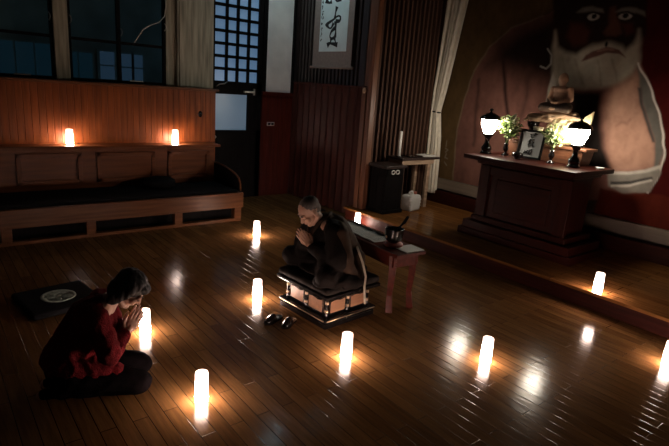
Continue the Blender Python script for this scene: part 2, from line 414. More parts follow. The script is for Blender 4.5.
# added light, out of view, to brighten the scroll
cl = thing('added_scroll_light', 'added unseen cool light high in front of the calligraphy scroll', 'lamp', (4.25, 6.45, ZC))
m = MB(); m.box((-0.11, -0.22, -0.06), (0.11, 0.22, -0.0), 0.006); m.build('housing', M['black'], cl)
m = MB(); m.box((-0.11, -0.22, -0.24), (-0.10, 0.22, -0.06)); m.box((-0.10, -0.22, -0.24), (0.11, -0.21, -0.06)); m.build('shade', M['black'], cl)  # plates keep the added light out of the floor's reflection
m = MB(); m.box((-0.07, -0.18, -0.085), (0.07, 0.18, -0.055), 0.006); m.build('diffuser', M['tube'], cl)
PAINT = [
    ('p', (0.11, 0.066, 0.028), 0.03, [(6.003, 3.534), (3.636, 3.298), (3.837, 2.993), (3.986, 2.907), (4.433, 2.778), (4.729, 2.536), (4.948, 2.207), (5.06, 1.788), (5.118, 1.339), (5.052, 0.342), (5.611, 0.31)]),
    ('p', (0.052, 0.005, 0.0045), 0.05, [(2.753, 2.429), (2.885, 3.274), (2.113, 3.192), (1.515, 0.484), (2.326, 0.367)]),
    ('p', (0.16, 0.072, 0.055), 0.012, [(5.04, 0.264), (5.118, 1.339), (5.057, 1.773), (4.948, 2.207), (4.729, 2.536), (4.433, 2.778), (3.986, 2.907), (3.774, 3.012), (3.309, 3.179), (2.792, 2.823), (2.699, 2.376), (2.538, 2.11), (2.381, 1.85), (2.275, 1.589), (2.251, 1.427), (2.266, 1.111), (2.333, 0.926), (2.82, 0.74)]),
    ('s', (0.2, 0.14, 0.09), 0.012, [(5.065, 0.419), (5.118, 1.339), (5.057, 1.773), (4.948, 2.207), (4.729, 2.536), (4.433, 2.778), (3.986, 2.907)], 0.012),
    ('p', (0.018, 0.01, 0.008), 0.22, [(4.689, 2.308), (4.569, 2.561), (4.362, 2.725), (3.981, 2.882), (3.743, 2.987), (3.471, 2.251), (3.649, 2.076), (4.112, 2.187)]),  # soft dark over the upper robe, painted shade from the lamp caps
    ('s', (0.03, 0.014, 0.012), 0.03, [(4.481, 2.337), (4.383, 1.966), (4.268, 1.594), (4.247, 1.294)], 0.025),
    ('s', (0.06, 0.028, 0.022), 0.04, [(4.839, 2.084), (4.82, 1.66), (4.77, 1.156)], 0.02),
    ('s', (0.06, 0.028, 0.022), 0.06, [(4.048, 2.239), (4.033, 1.918), (4.078, 1.585)], 0.02),
    ('p', (0.02, 0.011, 0.008), 0.03, [(3.953, 3.387), (2.801, 3.265), (2.701, 2.641), (2.785, 2.483), (3.035, 2.507), (3.206, 2.486), (3.392, 2.371), (3.636, 2.429), (3.801, 2.731)]),
    ('p', (0.07, 0.022, 0.014), 0.05, [(3.606, 2.817), (3.449, 2.788), (3.331, 2.692), (3.353, 2.556), (3.5, 2.535), (3.614, 2.654)]),
    ('p', (0.08, 0.02, 0.014), 0.04, [(2.975, 2.768), (2.865, 2.763), (2.825, 2.677), (2.904, 2.636)]),
    ('p', (0.1, 0.04, 0.026), 0.03, [(3.147, 2.95), (3.083, 2.967), (2.993, 2.747), (2.953, 2.659), (3.014, 2.628), (3.131, 2.642), (3.175, 2.687), (3.123, 2.774)]),
    ('p', (0.16, 0.15, 0.125), 0.02, [(3.549, 2.918), (3.485, 2.971), (3.365, 2.986), (3.238, 2.944), (3.206, 2.899), (3.354, 2.929), (3.461, 2.913)]),
    ('p', (0.16, 0.15, 0.125), 0.02, [(3.069, 2.902), (3.01, 2.941), (2.857, 2.931), (2.762, 2.884), (2.741, 2.831), (2.843, 2.868), (2.979, 2.896)]),
    ('e', (0.4, 0.38, 0.33), 0.008, [(3.327, 2.855)], 0.078, 0.041),
    ('e', (0.4, 0.38, 0.33), 0.008, [(2.955, 2.847)], 0.066, 0.038),
    ('e', (0.012, 0.01, 0.01), 0.006, [(3.316, 2.86)], 0.033, 0.03),
    ('e', (0.012, 0.01, 0.01), 0.006, [(2.959, 2.853)], 0.029, 0.028),
    ('s', (0.012, 0.01, 0.01), 0.008, [(3.427, 2.866), (3.385, 2.902), (3.326, 2.908), (3.249, 2.879)], 0.01),
    ('s', (0.012, 0.01, 0.01), 0.008, [(3.039, 2.862), (3.0, 2.891), (2.945, 2.89), (2.884, 2.859)], 0.01),
    ('p', (0.36, 0.32, 0.25), 0.045, [(3.787, 2.73), (3.71, 2.537), (3.59, 2.465), (3.454, 2.429), (3.377, 2.487), (3.265, 2.543), (3.118, 2.575), (2.939, 2.539), (2.875, 2.495), (2.801, 2.559), (2.776, 2.696), (2.722, 2.536), (2.705, 2.354), (2.753, 2.223), (2.856, 2.131), (3.069, 2.042), (3.263, 2.033), (3.431, 2.049), (3.588, 2.042), (3.713, 2.123), (3.782, 2.49)]),
    ('p', (0.13, 0.06, 0.045), 0.012, [(3.375, 2.347), (3.328, 2.429), (3.252, 2.475), (3.107, 2.524), (2.953, 2.495), (2.855, 2.396), (2.942, 2.44), (3.093, 2.452), (3.238, 2.406)]),
    ('s', (0.24, 0.13, 0.1), 0.008, [(3.193, 2.48), (3.102, 2.499), (3.019, 2.489)], 0.012),
    ('e', (0.01, 0.008, 0.008), 0.008, [(3.113, 2.552)], 0.017, 0.028),
    ('s', (0.26, 0.22, 0.165), 0.03, [(3.455, 2.37), (3.357, 2.195), (3.282, 2.067)], 0.01),
    ('s', (0.28, 0.25, 0.19), 0.02, [(3.171, 2.372), (3.113, 2.202), (3.074, 2.065)], 0.012),
    ('s', (0.26, 0.23, 0.18), 0.02, [(3.007, 2.373), (2.935, 2.24), (2.912, 2.129)], 0.01),
    ('s', (0.3, 0.27, 0.2), 0.02, [(3.616, 2.393), (3.57, 2.225), (3.49, 2.083)], 0.01),
    ('p', (0.36, 0.2, 0.14), 0.08, [(2.983, 1.966), (2.935, 2.071), (2.823, 2.132), (2.698, 2.268), (2.592, 1.911), (2.446, 1.669), (2.343, 1.526), (2.278, 1.312), (2.299, 1.219), (2.446, 1.16), (2.744, 1.074), (2.781, 1.14), (2.858, 1.344), (2.939, 1.631), (2.979, 1.827)]),
    ('p', (0.012, 0.009, 0.008), 0.05, [(3.407, 1.99), (3.062, 2.008), (3.033, 1.799), (2.974, 1.568), (2.892, 1.339), (2.77, 1.141), (2.887, 1.073), (3.209, 1.107), (3.356, 1.527)]),
    ('s', (0.27, 0.145, 0.105), 0.02, [(2.802, 1.645), (2.753, 1.684), (2.694, 1.667), (2.67, 1.715)], 0.012),
    ('p', (0.12, 0.11, 0.095), 0.02, [(2.709, 2.322), (2.527, 2.057), (2.392, 1.828), (2.288, 1.554), (2.251, 1.427), (2.272, 1.087), (2.323, 0.928), (2.38, 0.998), (2.314, 1.239), (2.349, 1.503), (2.551, 1.87), (2.656, 2.116)]),
    ('p', (0.06, 0.05, 0.045), 0.015, [(2.625, 2.074), (2.551, 1.87), (2.349, 1.503), (2.379, 1.499), (2.58, 1.857), (2.657, 2.073)]),
    ('s', (0.62, 0.57, 0.5), 0.008, [(2.713, 2.343), (2.621, 2.205), (2.532, 2.078), (2.437, 1.922), (2.372, 1.807), (2.295, 1.586), (2.241, 1.428), (2.236, 1.263), (2.262, 1.089), (2.323, 0.928)], 0.01),
    ('p', (0.22, 0.195, 0.165), 0.015, [(2.792, 1.077), (2.446, 1.16), (2.262, 1.236), (2.23, 1.185), (2.294, 0.945), (2.393, 0.902), (2.588, 0.874), (2.761, 0.925)]),
    ('s', (0.46, 0.42, 0.36), 0.012, [(2.804, 1.075), (2.569, 1.116), (2.394, 1.169), (2.252, 1.238)], 0.018),
    ('s', (0.05, 0.045, 0.04), 0.012, [(2.723, 0.968), (2.524, 1.006), (2.317, 1.102)], 0.018),
    ('s', (0.55, 0.5, 0.43), 0.012, [(2.716, 0.933), (2.518, 0.977), (2.312, 1.08)], 0.012),
    ('p', (0.085, 0.013, 0.007), 0.02, [(2.849, 0.883), (2.588, 0.874), (2.3, 0.921), (2.146, 0.93), (1.877, 0.875), (1.687, 0.433), (2.866, 0.347)]),
    ('p', (0.42, 0.38, 0.32), 0.015, [(3.718, 2.222), (3.658, 2.125), (3.617, 1.979), (3.661, 1.776), (3.73, 1.771), (3.744, 1.997)]),
    ('s', (0.22, 0.2, 0.17), 0.008, [(5.283, 1.152), (5.29, 1.073)], 0.007),
    ('s', (0.22, 0.2, 0.17), 0.008, [(5.295, 1.042), (5.242, 1.025), (5.285, 0.98)], 0.007),
    ('s', (0.22, 0.2, 0.17), 0.008, [(5.261, 0.953), (5.28, 0.887), (5.229, 0.879)], 0.007),
    ('s', (0.22, 0.2, 0.17), 0.008, [(5.28, 0.824), (5.234, 0.784)], 0.007),
    ('s', (0.34, 0.33, 0.3), 0.006, [(3.84, 2.502), (3.771, 2.429), (3.766, 2.331), (3.824, 2.269), (3.899, 2.293)], 0.011),
]
# ---------------------------------------------------------------- mural: pigment on a flat panel, with some shade painted in
def paint_mural():
    y0, y1, z0, z1 = 0.6, 5.50, 0.565, 4.0
    st = 0.0125
    ny, nz = int((y1-y0)/st)+1, int((z1-z0)/st)+1
    Y, Z = np.meshgrid(np.linspace(y0, y1, ny), np.linspace(z0, z1, nz))
    rs = np.random.RandomState(3)
    def lownoise(a, b):
        g = rs.rand(b+2, a+2); u = np.linspace(0, a, ny); v = np.linspace(0, b, nz)
        iu = u.astype(int); iv = v.astype(int); fu = (u-iu)[None, :]; fv = (v-iv)[:, None]
        fu = fu*fu*(3-2*fu); fv = fv*fv*(3-2*fv)
        G = lambda dv, du: g[np.ix_(iv+dv, iu+du)]
        return (G(0, 0)*(1-fu)+G(0, 1)*fu)*(1-fv)+(G(1, 0)*(1-fu)+G(1, 1)*fu)*fv
    C = np.empty((nz, ny, 3)); C[:] = (0.03, 0.02, 0.015)
    wy = (lownoise(40, 30)-0.5)*0.02; wz = (lownoise(40, 30)-0.5)*0.02
    YY, ZZ = Y+wy, Z+wz
    def segd(P, closed):
        n = len(P); d = np.full(Y.shape, 1e9)
        for i in range(n if closed else n-1):
            (ax, ay), (bx, by) = P[i], P[(i+1) % n]
            vx, vy = bx-ax, by-ay; l = vx*vx+vy*vy+1e-12
            t = np.clip(((YY-ax)*vx+(ZZ-ay)*vy)/l, 0, 1)
            d = np.minimum(d, np.hypot(YY-ax-t*vx, ZZ-ay-t*vy))
        return d
    for it in PAINT:
        kind, col, soft, P = it[:4]
        if kind == 'p':
            d = segd(P, True); ins = np.zeros(Y.shape, bool); n = len(P)
            for i in range(n):
                (ax, ay), (bx, by) = P[i], P[(i+1) % n]
                c = ((ay > ZZ) != (by > ZZ)) & (YY < (bx-ax)*(ZZ-ay)/((by-ay) if abs(by-ay) > 1e-9 else 1e-9)+ax)
                ins ^= c
            sd = np.where(ins, d, -d)
        elif kind == 's':
            sd = it[4]-segd(P, False)
        else:
            q = np.sqrt(((YY-P[0][0])/it[4])**2+((ZZ-P[0][1])/it[5])**2); sd = (1-q)*min(it[4], it[5])
        a = np.clip(sd/(2*soft)+0.5, 0, 1)[..., None]; a = a*a*(3-2*a)
        C = C*(1-a)+np.array(col)*a
    tex = 0.70+0.60*(0.45*lownoise(26, 18)+0.35*lownoise(90, 36)+0.2*lownoise(190, 120))
    C *= 0.76*tex[..., None]
    me = bpy.data.meshes.new('mural')
    V = np.stack([np.full(Y.size, XM-0.02), Y.ravel(), Z.ravel()], 1)
    idx = np.arange(ny*nz).reshape(nz, ny)
    F = np.stack([idx[:-1, :-1], idx[1:, :-1], idx[1:, 1:], idx[:-1, 1:]], -1).reshape(-1, 4)
    # rim and back so that the panel has thickness
    b = len(V)
    V = np.vstack([V, [(XM-0.001, y0, z0), (XM-0.001, y1, z0), (XM-0.001, y1, z1), (XM-0.001, y0, z1)]])
    faces = F.tolist()+[[b, b+1, b+2, b+3]]
    faces += [[b]+[b+1]+idx[0, ::-1].tolist(), [b+1, b+2]+idx[::-1, -1].tolist(), [b+2, b+3]+idx[-1, :].tolist(), [b+3, b]+idx[:, 0].tolist()]
    me.from_pydata(V.tolist(), [], faces)
    at = me.color_attributes.new('pigment', 'FLOAT_COLOR', 'POINT')
    A = np.ones((len(V), 4)); A[:b, :3] = C.reshape(-1, 3); A[b:, :3] = 0.03
    at.data.foreach_set('color', A.ravel().astype(np.float32))
    m = bpy.data.materials.new('mural_pigment'); m.use_nodes = True
    N = m.node_tree.nodes; L = m.node_tree.links; bs = N['Principled BSDF']
    bs.inputs['Roughness'].default_value = 0.9; bs.inputs['Specular IOR Level'].default_value = 0.04
    ca = N.new('ShaderNodeVertexColor'); ca.layer_name = 'pigment'
    nz_ = N.new('ShaderNodeTexNoise'); nz_.inputs['Scale'].default_value = 60; tc = N.new('ShaderNodeTexCoord'); L.new(tc.outputs['Object'], nz_.inputs['Vector'])
    bp = N.new('ShaderNodeBump'); bp.inputs['Strength'].default_value = 0.12; bp.inputs['Distance'].default_value = 0.01
    L.new(nz_.outputs['Fac'], bp.inputs['Height']); L.new(bp.outputs['Normal'], bs.inputs['Normal'])
    L.new(ca.outputs['Color'], bs.inputs['Base Color'])
    me.materials.append(m)
    o = bpy.data.objects.new('mural', me); COL.objects.link(o)
    return o
tag(paint_mural(), 'huge dark mural of a white-bearded man in a loose robe behind the altar', 'mural')

# ---------------------------------------------------------------- bench along the window wall
BX0, BX1 = -1.6, 3.36
bn = thing('wall_bench', 'long built-in wooden bench with open base under the dark windows', 'bench', (1.0, 6.5, 0))
LB = (-1.0, -6.5, 0)
m = MB(); m.box((BX0, 6.13, 0.33), (BX1, 6.97, 0.37)); m.build('seat', M['bench'], bn, LB)
m = MB(); m.box((BX0, 6.08, 0.185), (BX1, 6.125, 0.385), 0.004); m.build('front_rail', M['bench'], bn, LB)
m = MB(); m.box((BX0, 6.085, 0.0), (BX1-0.03, 6.125, 0.04), 0.003); m.build('base_rail', M['bench'], bn, LB)
m = MB(); m.box((BX0, 6.30, 0.0), (BX1-0.06, 6.33, 0.33)); m.build('shade_backing', M['darkframe'], bn, LB)  # dark board added in place of the shade under the bench
for x in (3.285, 2.46, 1.44, 0.62, -0.3):
    m = MB(); m.box((x-0.05, 6.088, 0.04), (x+0.05, 6.17, 0.185), 0.003); m.build('leg', M['bench'], bn, LB)
m = MB(); m.box((BX0, 6.86, 0.37), (3.30, 6.97, 0.915)); m.build('back_panel', M['redwood_h'], bn, LB)
for a, b in ((2.62, 3.22), (1.72, 2.45), (0.85, 1.55), (-0.1, 0.68)):
    m = MB()
    m.box((a, 6.835, 0.48), (b, 6.862, 0.53), 0.004); m.box((a, 6.835, 0.80), (b, 6.862, 0.85), 0.004)
    m.box((a, 6.835, 0.48), (a+0.05, 6.862, 0.85), 0.004); m.box((b-0.05, 6.835, 0.48), (b, 6.862, 0.85), 0.004)
    m.build('panel_moulding', M['redwood_h'], bn, LB)
m = MB(); m.box((BX0, 6.74, 0.915), (3.34, 7.0, 0.945), 0.006); m.build('shelf', M['redwood_h'], bn, LB)
# curved end
arc = [(6.97, 0.40), (6.97, 0.66), (6.80, 0.665), (6.6, 0.655), (6.42, 0.63), (6.28, 0.60), (6.19, 0.56), (6.14, 0.49), (6.13, 0.40)]
T = Matrix(((0, 0, 1, 0), (1, 0, 0, 0), (0, 1, 0, 0), (0, 0, 0, 1)))
m = MB(); m.prism(arc, 3.325, 3.355, T); m.build('end_panel', M['darkframe'], bn, LB)
m = MB(); m.tube([(3.34, y, z+0.008) for y, z in arc[1:]], 0.011, 8); m.build('end_rail', M['bench'], bn, LB)
m = MB(); m.box((BX0+0.03, 6.14, 0.372), (3.31, 6.845, 0.415), 0.012)
tag(m.build('seat_mat', M['blackmatte']), 'long flat black mat lying along the wooden bench seat', 'mat')
def zafu(loc, label, r=0.2, h=0.13):
    t = thing('round_cushion', label, 'cushion', loc)
    q = MB(); q.lathe([(0.02, 0.0), (r*0.75, 0.0), (r*0.97, h*0.22), (r, h*0.5), (r*0.95, h*0.8), (r*0.7, h*0.97), (0.02, h)], seg=36); q.build('cover', M['blackmatte'], t)
    q = MB(); q.lathe([(0.005, h-0.003), (0.02, h+0.004), (0.005, h+0.008)], seg=12); q.build('tuft_button', M['black'], t)
zafu((2.42, 6.62, 0.415), 'round black sitting cushion on the bench mat below the shelf')

# ---------------------------------------------------------------- candles
def candle(loc, label):
    t = thing('pillar_candle', label, 'candle', loc, rnd.uniform(0, 6), 'lit pillar candles')
    r, h = 0.038, 0.188
    q = MB(); q.lathe([(r*0.2, 0), (r*0.96, 0), (r, 0.006), (r, h-0.008), (r*0.95, h-0.001), (r*0.86, h), (r*0.78, h-0.006), (r*0.6, h-0.016), (0.002, h-0.020)], seg=28); q.build('wax_body', M['candle'], t)
    q = MB(); q.lathe([(0.002, h-0.022), (0.006, h-0.017), (0.007, h-0.012), (0.004, h-0.006), (0.001, h-0.002)], seg=12); q.build('flame', M['flame'], t)
    return t
c0 = candle((1.158, 2.536, 0), 'lit pillar candle on the floor nearest the camera, right of the kneeling woman\'s knee')
for loc, lab in (
    ((1.165, 3.525, 0), 'lit pillar candle on the floor right before the kneeling woman\'s praying hands'),
    ((2.181, 3.658, 0), 'lit pillar candle on the floor left of the seated monk\'s folded knee, near the slippers'),
    ((3.155, 5.358, 0), 'lit pillar candle on the floor beside the free end of the wall bench'),
    ((2.22, 2.48, 0), 'lit pillar candle on the floor just in front of the gilded dais corner'),
    ((3.062, 1.909, 0), 'lit pillar candle alone on the open floor between the two white lamp reflections'),
    ((4.792, 1.955, 0.18), 'lit pillar candle standing on the raised stage edge in front of the altar'),
    ((4.252, 1.13, 0), 'lit pillar candle on the floor below the stage step, cut by the frame edge'),
    ((4.66, 5.20, 0), 'lit pillar candle on the floor against the stage step behind the book table'),
    ((1.43, 6.86, 0.945), 'lit pillar candle on the bench shelf below the window post, left one of two'),
    ((2.73, 6.86, 0.945), 'lit pillar candle on the bench shelf toward the door, right one of two')):
    dup(c0, loc, lab, rnd.uniform(0, 6))

# ---------------------------------------------------------------- monk's dais
DL = (2.600, 3.208, 0)
da = thing('lacquered_dais', 'square black lacquered dais with gilded panels under the praying monk', 'dais', DL, R(4)); da.scale = (0.89, 0.92, 0.95)
m = MB(); m.box((-0.31, -0.32, 0), (0.31, 0.32, 0.045), 0.004); m.build('foot_plinth', M['black'], da)
m = MB(); m.box((-0.285, -0.295, 0.045), (0.285, 0.295, 0.062), 0.003); m.build('plinth_step', M['black'], da)
m = MB(); m.box((-0.32, -0.33, 0.062), (0.32, 0.33, 0.085), 0.005); m.build('lower_slab', M['black'], da)
m = MB(); m.box((-0.255, -0.265, 0.085), (0.255, 0.265, 0.255)); m.build('core', M['black'], da)
M['goldwood'] = wood('gilded_panel_wood', (0.40, 0.19, 0.10), 0.4, 'x', var=0.2)
def cusp(w, h):
    P = []
    for k in range(9): a = PI*k/8; P.append((-w/2+0.0+w*k/8, h/2-0.012+0.012*abs(math.sin(a*1.5))))
    return [(-w/2, -h/2+0.01), (-w/2+0.012, -h/2), (w/2-0.012, -h/2), (w/2, -h/2+0.01)]+P[::-1]
for side in range(4):
    Rz = Matrix.Rotation(side*PI/2, 4, 'Z'); half = 0.265 if side % 2 == 0 else 0.255; wid = 0.255 if side % 2 == 0 else 0.265
    for k in range(2):
        xx = (-0.5+k)*wid*0.98
        Mx = Rz @ Matrix.Translation((xx, -half, 0.165)) @ Matrix.Rotation(PI/2, 4, 'X')
        q = MB(); q.prism(cusp(wid*0.74, 0.118), 0.0, 0.008, Mx); p = q.build('carved_panel', M['goldwood'], da)
        q = MB(); pts = [Mx @ Vector((a, b, 0.010)) for a, b in cusp(wid*0.74, 0.118)]; q.tube(pts+[pts[0]], 0.005, 6); q.build('panel_rim', M['black'], p)
    for k in (-1, 0):
        xx = k*wid
        q = MB(); P = Rz @ Vector((xx, -half-0.004, 0))
        q.lathe([(0.016, 0.085), (0.018, 0.10), (0.013, 0.112), (0.013, 0.225), (0.018, 0.238), (0.016, 0.255)], (P.x, P.y, 0), 12); p = q.build('post', M['black'], da)
        for za in (0.122, 0.198):
            q = MB(); q.lathe([(0.0145, za), (0.0168, za+0.010), (0.0145, za+0.027)], (P.x, P.y, 0), 12); q.build('gilt_collar', M['gilt'], p)
m = MB(); m.box((-0.30, -0.31, 0.255), (0.30, 0.31, 0.27), 0.003); m.build('cornice', M['black'], da)
m = MB(); m.box((-0.34, -0.35, 0.27), (0.34, 0.35, 0.30), 0.006); m.build('top_slab', M['black'], da)
for side in range(4):
    Rz = Matrix.Rotation(side*PI/2, 4, 'Z'); a, b = (0.30, 0.325) if side % 2 == 0 else (0.31, 0.315)
    for dd, zz in ((-0.008, 0.074), (0.010, 0.022)):
        m = MB(); m.tube([Rz @ Vector((-a, -b+dd, zz)), Rz @ Vector((a, -b+dd, zz))], 0.0035, 6); m.build('gilt_line', M['gilt'], da)
m = MB(); m.box((-0.34, -0.35, 0.008), (0.34, 0.35, 0.068), 0.028)
cu = tag(remesh(m, 'square_cushion', mat('cushion_cloth', (0.018, 0.013, 0.011), 0.8, 0.3, 20, 0.2, 120, spec=0.2), 0.012, None, 4, 0.006, 9.0), 'thin black square cushion on top of the lacquered dais', 'cushion')
cu.location = (DL[0], DL[1], 0.284); cu.rotation_euler = (0, 0, R(4)); cu.scale = (0.89, 0.92, 0.95)

# slippers
def slipper(loc, rz, label):
    t = thing('slipper', label, 'slipper', loc, rz, 'slippers beside the dais'); t.scale = (0.82, 0.82, 0.82)
    pr = [(-0.125, 0.0), (-0.115, 0.030), (-0.08, 0.042), (0.0, 0.040), (0.06, 0.047), (0.105, 0.036), (0.127, 0.0)]
    poly = pr+[(x, -y) for x, y in pr[1:-1]][::-1]
    q = MB(); q.prism(poly, 0.0, 0.022); q.build('sole', M['black'], t)
    q = MB(); vs = []; fs = []
    for i in range(9):
        x = -0.01+0.125*i/8; w = 0.043*math.sqrt(max(0.02, 1-((x-0.03)/0.1)**2*0.9)); hh = 0.055*(1-0.6*(i/8)**2)
        for k in range(9):
            a = PI*k/8; vs.append((x, w*math.cos(a), 0.021+hh*math.sin(a)))
    for i in range(8):
        for k in range(8): fs.append((i*9+k, (i+1)*9+k, (i+1)*9+k+1, i*9+k+1))
    q.add(vs, fs, True); u = q.build('upper', M['black'], t); so = u.modifiers.new('t', 'SOLIDIFY'); so.thickness = 0.006
    q = MB(); q.box((-0.07, -0.018, 0.0222), (-0.03, 0.018, 0.0245), 0.001); q.build('highlight_patch', M['plastic'], t)  # pale patch stands in for a highlight on the black slipper
slipper((2.085, 3.235, 0), R(200), 'black slipper beside the dais, the one lying further left')
slipper((2.165, 3.125, 0), R(212), 'black slipper beside the dais, the one closer to the dais corner')

# ---------------------------------------------------------------- book table behind the monk
TL = (3.19, 3.36, 0)
tb = thing('side_table', 'narrow dark red wooden book table behind the praying monk', 'table', TL, R(-4))
m = MB(); m.box((-0.165, -0.56, 0.515), (0.165, 0.56, 0.545), 0.005); m.build('tabletop', M['tablewood'], tb)
m = MB(); m.box((-0.14, -0.50, 0.41), (0.14, 0.50, 0.515), 0.004); m.build('apron', M['tablewood'], tb)
for sx in (-1, 1):
    for sy in (-1, 1):
        m = MB(); x, y = sx*0.115, sy*0.46
        m.tube([(x, y, 0.515), (x, y+sy*0.008, 0.35), (x-sx*0.004, y-sy*0.004, 0.15), (x+sx*0.006, y+sy*0.02, 0.0)], [0.046, 0.040, 0.032, 0.040], 4, False); m.build('leg', M['tablewood'], tb)
TR = Matrix.Translation(TL) @ Matrix.Rotation(R(-4), 4, 'Z')
bk = thing('sutra_book', 'open folded sutra book of pale printed pages on the dark red table', 'book', TR @ Vector((-0.02, 0.10, 0.546)), R(-5))
m = MB()
for k in range(8):
    y0 = -0.30+k*0.085; s = 0.008 if k % 2 else 0.0
    m.add([(-0.095, y0, 0.004+s), (0.095, y0, 0.004+s), (0.095, y0+0.085, 0.012-s), (-0.095, y0+0.085, 0.012-s), (-0.095, y0, 0.001), (0.095, y0, 0.001), (0.095, y0+0.085, 0.001), (-0.095, y0+0.085, 0.001)],
          [(0, 1, 2, 3), (7, 6, 5, 4), (0, 4, 5, 1), (1, 5, 6, 2), (2, 6, 7, 3), (3, 7, 4, 0)])
m.build('pages', M['paper'], bk)
m = MB()
for k in range(8):
    for j in range(5):
        yy = -0.292+k*0.085+j*0.0155; zz = 0.0135
        for d in range(9):
            xx = -0.08+d*0.0175+rnd.uniform(-.002, .002)
            m.box((xx, yy, zz), (xx+0.009, yy+0.005, zz+0.0006))
m.build('lettering', M['ink'], bk)
m = MB(); m.box((0.10, -0.34, 0.0), (0.135, 0.36, 0.022), 0.004); m.build('book_rest', M['black'], bk)
bc = TR @ Vector((-0.015, -0.33, 0.546))
m = MB(); m.lathe([(0.01, 0), (0.075, 0), (0.088, 0.012), (0.084, 0.026), (0.06, 0.032), (0.01, 0.030)], seg=28)
tag(m.build('bowl_cushion', mat('pink_brocade', (0.60, 0.20, 0.17), 0.6, 0.4, 30)), 'small round pink cushion under the black singing bowl', 'cushion').location = bc
bo = thing('singing_bowl', 'black singing bowl on a pink cushion at the table end', 'bowl', bc+Vector((0, 0, 0.033)))
m = MB(); m.lathe([(0.01, 0), (0.045, 0.002), (0.068, 0.022), (0.080, 0.060), (0.082, 0.115), (0.085, 0.122), (0.079, 0.122), (0.075, 0.110), (0.070, 0.060), (0.05, 0.02), (0.005, 0.012)], seg=36); m.build('body', M['black'], bo)
m = MB(); m.ell((-0.078, 0.012, 0.055), (0.006, 0.012, 0.014)); m.build('emblem_stud', M['gilt'], bo)
st = thing('striker', 'black padded bowl striker leaning out of the singing bowl', 'striker', bc+Vector((0, 0, 0.05)))
m = MB(); m.tube([(-0.02, 0.0, 0.03), (0.035, -0.02, 0.11), (0.075, -0.035, 0.165)], [0.009, 0.010, 0.010], 10); m.build('handle', M['black'], st)
m = MB(); m.capsule((0.075, -0.035, 0.160), (0.10, -0.044, 0.205), 0.014, 0.013); m.build('padded_head', M['blackmatte'], st)
m = MB(); m.box((-0.10, -0.085, 0.0), (0.10, 0.085, 0.006), 0.001)
sh = tag(m.build('paper_sheet', M['paper']), 'small pale folded paper at the table end beyond the singing bowl', 'paper'); sh.location = TR @ Vector((0.055, -0.46, 0.546)); sh.rotation_euler = (0, 0, R(-4))

# dark square cushion with a pale oval emblem, left on the floor
fc = thing('floor_cushion', 'black square floor cushion with a pale round woven emblem, left of the woman', 'cushion', (0.765, 4.40, 0), R(8))
m = MB(); m.box((-0.27, -0.27, 0), (0.27, 0.27, 0.05), 0.02); m.build('cover', M['blackmatte'], fc)
M['emblem'] = mat('pale_woven', (0.34, 0.38, 0.33), 0.9, 0.3, 40)
m = MB(); m.lathe([(0.105, 0.050), (0.107, 0.054), (0.128, 0.054), (0.130, 0.050)], seg=40)
m.ell((0.055, -0.045, 0.052), (0.042, 0.042, 0.004)); m.ell((-0.03, 0.05, 0.052), (0.022, 0.035, 0.004)); m.ell((-0.06, -0.01, 0.052), (0.030, 0.02, 0.004)); m.ell((-0.015, -0.06, 0.052), (0.02, 0.034, 0.004)); m.ell((0.045, 0.045, 0.052), (0.03, 0.017, 0.004)); m.ell((0.0, 0.0, 0.052), (0.02, 0.014, 0.004)); m.ell((-0.07, 0.04, 0.052), (0.014, 0.02, 0.004))
m.build('emblem', M['emblem'], fc)['label'] = 'pale woven round emblem'

# ---------------------------------------------------------------- things at the slatted side of the stage
bx = thing('wooden_stand', 'black-brown wooden box stand with pale round handles beside the slatted wall', 'stand', (5.13, 5.18, 0.18))
m = MB(); m.box((-0.17, -0.15, 0.03), (0.17, 0.16, 0.635), 0.004); m.build('body', M['darkframe'], bx)
m = MB(); m.box((-0.21, -0.19, 0.635), (0.185, 0.20, 0.675), 0.006); m.build('top', M['slatdark'], bx)
m = MB(); m.box((-0.19, -0.17, 0.0), (0.19, 0.18, 0.05), 0.004); m.build('plinth', M['darkframe'], bx)
for k in range(2):
    m = MB(); m.box((-0.175, -0.12+k*0.14, 0.10), (-0.168, 0.0+k*0.14, 0.52), 0.004); m.build('side_panel', M['darkframe'], bx)
m = MB(); m.box((-0.15, -0.165, 0.545), (0.14, -0.148, 0.625), 0.004); dr = m.build('drawer', M['darkframe'], bx)
for k in range(2):
    m = MB(); m.tube([(-0.06+k*0.085+0.032*math.cos(a), -0.17, 0.585+0.026*math.sin(a)) for a in [2*PI*i/20 for i in range(21)]], 0.008, 6); m.build('ring_handle', M['plastic'], dr)
dk = thing('incense_table', 'dark-topped wooden table with pale legs against the slatted stage wall', 'table', (5.78, 5.27, 0.18))
m = MB(); m.box((-0.46, -0.17, 0.725), (0.34, 0.17, 0.755), 0.005); m.build('tabletop', M['slatdark'], dk)
M['palewood'] = wood('pale_wood', (0.36, 0.25, 0.17), 0.5, 'x')
m = MB(); m.box((-0.43, -0.145, 0.655), (0.24, 0.145, 0.725), 0.004); m.build('apron', M['palewood'], dk)
for x in (-0.41, 0.14):
    for y in (-0.12, 0.12):
        m = MB(); m.box((x-0.032, y-0.025, 0), (x+0.032, y+0.025, 0.66), 0.004); m.build('leg', M['palewood'], dk)
tp = thing('taper_candle', 'tall unlit white taper candle standing on the table by the slatted wall', 'candle', (5.40, 5.26, 0.936)); tp.scale = (1.15, 1.15, 1.2)
m = MB(); m.lathe([(0.005, 0.01), (0.02, 0.01), (0.019, 0.30), (0.008, 0.306), (0.002, 0.306)], seg=16); m.build('wax', mat('white_wax', (0.8, 0.77, 0.72), 0.5, 0.05), tp)
m = MB(); m.lathe([(0.01, 0.0), (0.045, 0.0), (0.055, 0.012), (0.03, 0.014), (0.01, 0.010)], seg=20); m.build('saucer', M['black'], tp)
